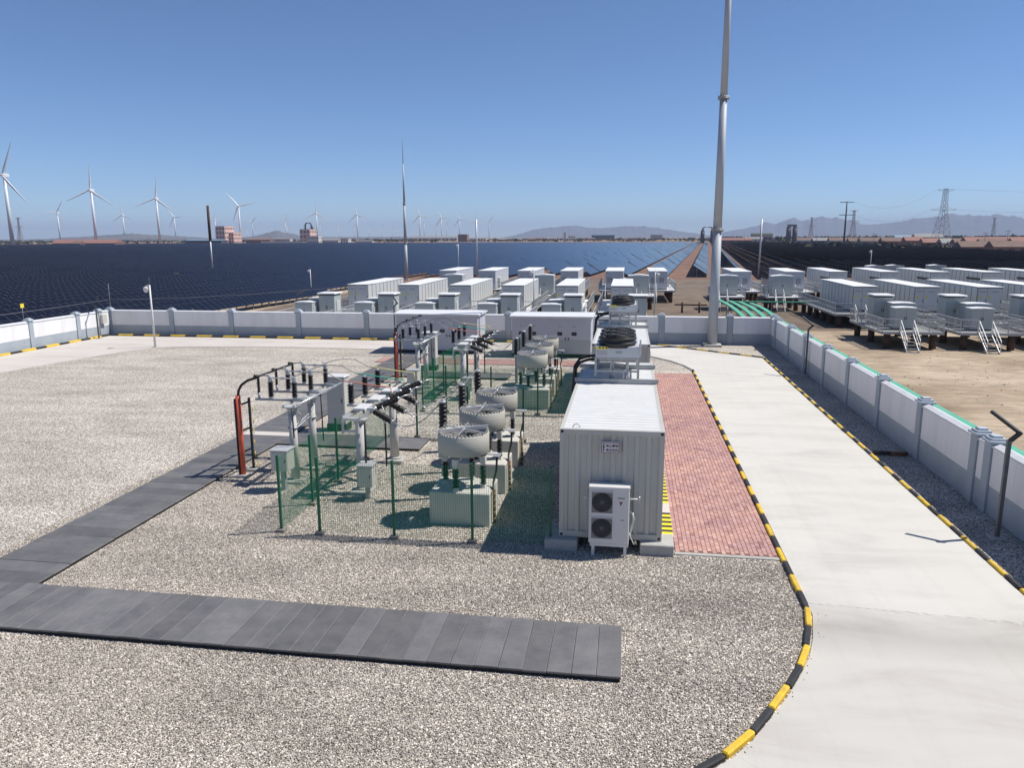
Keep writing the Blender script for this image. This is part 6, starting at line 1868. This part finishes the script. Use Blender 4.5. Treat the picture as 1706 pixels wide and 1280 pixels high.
for k, (az, d, H) in enumerate(((23.0, 480, 11), (24.2, 470, 12), (25.6, 600, 16), (16.6, 600, 11), (13.0, 760, 10), (8.2, 1000, 12), (-8.2, 1300, 14), (-6.1, 1300, 13), (-33.9, 1250, 14), (-35.0, 1300, 18))):
    X, Y = polar(az, d)
    t = thing('utility_pole', 'distant wooden utility pole with cross bar, %s counted along the plain' % ordw(k), 'pole', (X, Y, GZ), 0, 'distant utility poles')
    MB().cyl((0, 0, 0), (0, 0, H), 0.22, 0.15, 8).build('shaft', M_FARGREY, t)
    MB().box(-1.3, 1.3, -0.1, 0.1, H - 1.2, H - 0.95).build('cross_bar', M_FARGREY, t)

# ------------------------------------------------------------------ hills and mountains
def fbm(x, seed):
    s = 0
    for o_ in range(6):
        f = 2 ** o_
        s += math.sin(x * f * 1.7 + seed * (o_ + 1) * 2.3) * math.cos(x * f * 0.9 + seed + o_) / f
    return s
def ridge(name, prof, dist, depth, seed, rough=0.05):
    """prof: list of (azimuth deg, crest height m)"""
    azs = np.linspace(prof[0][0], prof[-1][0], 260)
    hs = np.interp(azs, [p[0] for p in prof], [p[1] for p in prof])
    rows = 22; vs = []; fs = []
    for j in range(rows + 1):
        tt = j / rows
        prof_t = math.sin(math.pi * min(1, tt * 1.02)) ** 1.3 if 0 < tt < 1 else 0
        for i, a in enumerate(azs):
            d = dist + depth * (tt - 0.5)
            h = hs[i] * prof_t
            if 0 < tt < 1:
                h *= 1 + rough * (fbm(a * 1.3, seed) + 0.9 * fbm(a * 2.1 + tt * 7, seed + 3) * (1 - abs(tt - .5)))
                h += hs[i] * 0.05 * abs(fbm(a * 4 + tt * 3, seed + 9)) * prof_t
            vs.append((*polar(a, d), GZ - 1 + max(0, h)))
    W = len(azs)
    for j in range(rows):
        for i in range(W - 1): fs.append((j * W + i, j * W + i + 1, (j + 1) * W + i + 1, (j + 1) * W + i))
    q = MB(); q.add(vs, fs, 0, True)
    o = q.build(name, M_HILL); tag(o, kind='structure')
    return o
ridge('mountains', [(-9.5, 0), (-8.2, 40), (-7.0, 95), (-5.5, 125), (-4.2, 140), (-2.6, 115), (-1.2, 120), (0.6, 128), (1.8, 120), (3.0, 85), (5, 40), (6.5, 0)], 9500, 2600, 1.0)
ridge('mountains', [(5.2, 0), (6.8, 60), (8.6, 130), (9.6, 170), (10.3, 150), (11.2, 225), (12.0, 195), (13.0, 235), (14.4, 225), (16, 140), (17.5, 150), (19.5, 220), (20.9, 255), (22.4, 215), (23.6, 240), (25.2, 180), (26.5, 175), (29, 150), (34, 90)], 10500, 2800, 2.0)
ridge('hill', [(-30, 0), (-29, 8), (-27.5, 16), (-26.6, 26), (-25.7, 42), (-24.9, 30), (-24, 20), (-22.5, 14), (-20, 12), (-17, 14), (-14, 6), (-12, 0)], 3600, 900, 3.0, 0.04)
ridge('hill', [(-48, 4), (-44, 5), (-40, 9), (-37.5, 18), (-35, 26), (-33, 20), (-30.5, 12), (-28, 0)], 3000, 900, 4.0, 0.04)
# far scrub belts: low masses of foliage clumps
def belt(az0, az1, d0, d1, n, hmin, hmax, seed):
    r_ = random.Random(seed); q = MB()
    for _ in range(n):
        az = r_.uniform(az0, az1); d = r_.uniform(d0, d1); X, Y = polar(az, d); h = r_.uniform(hmin, hmax); w = h * r_.uniform(0.6, 1.6)
        for _k in range(9):
            cx, cy_, cz = X + r_.uniform(-w, w), Y + r_.uniform(-w, w), GZ + h * r_.uniform(0.15, 0.9); s = h * r_.uniform(0.15, 0.4)
            a = Vector((r_.uniform(-1, 1), r_.uniform(-1, 1), r_.uniform(-1, 1))).normalized() * s; b_ = Vector((r_.uniform(-1, 1), r_.uniform(-1, 1), r_.uniform(-1, 1))).normalized() * s
            c = Vector((cx, cy_, cz)); q.add([c - a - b_, c + a - b_, c + a + b_, c - a + b_], [(0, 1, 2, 3)])
    tag(q.build('scrub_belt', M_SCRUB), kind='stuff')
belt(-48, 6, 1400, 2600, 1500, 2, 6, 1)
belt(6, 32, 1100, 2200, 1400, 3, 8, 2)
belt(11, 30, 470, 1000, 220, 2, 4.5, 3)
r_ = random.Random(8); q = MB()
for _ in range(1100):
    X, Y = r_.uniform(11.5, 42), r_.uniform(34, 78)
    if r_.random() < 0.6: X, Y = r_.gauss(24, 7), r_.gauss(52, 6)
    if X < 11.2: continue
    sz = 0.02 + 0.09 * r_.random() ** 4
    vs = [(X + sz * r_.uniform(.6, 1.2) * math.cos(a), Y + sz * r_.uniform(.6, 1.2) * math.sin(a), GZ - 0.01) for a in (0, 1.3, 2.5, 3.8, 5.0)]
    q.add(vs + [(X + r_.uniform(-.3, .3) * sz, Y + r_.uniform(-.3, .3) * sz, GZ + sz * r_.uniform(.4, .9))], [(i, (i + 1) % 5, 5) for i in range(5)])
tag(q.build('rubble', M_EARTH), kind='stuff')
# reddish fallow strips beyond the solar rows
for k, (az0, az1, d0, d1) in enumerate(((-20, 10, 1060, 1500), (7, 12, 600, 1000))):
    pass

# ------------------------------------------------------------------ air
hz = bpy.data.materials.new('air haze')
hz.use_nodes = True
nt = hz.node_tree
nt.nodes.remove(nt.nodes['Principled BSDF'])
pv = nn(nt, 'ShaderNodeVolumePrincipled')
pv.inputs['Color'].default_value = (0.60, 0.72, 0.96, 1)
pv.inputs['Density'].default_value = 1.0e-4
pv.inputs['Anisotropy'].default_value = 0.0
nt.links.new(pv.outputs[0], nt.nodes['Material Output'].inputs['Volume'])
q = MB(); q.box(-16500, 16500, -3400, 16500, GZ - 2.5, 300)
o = q.build('haze', hz); tag(o, kind='stuff')
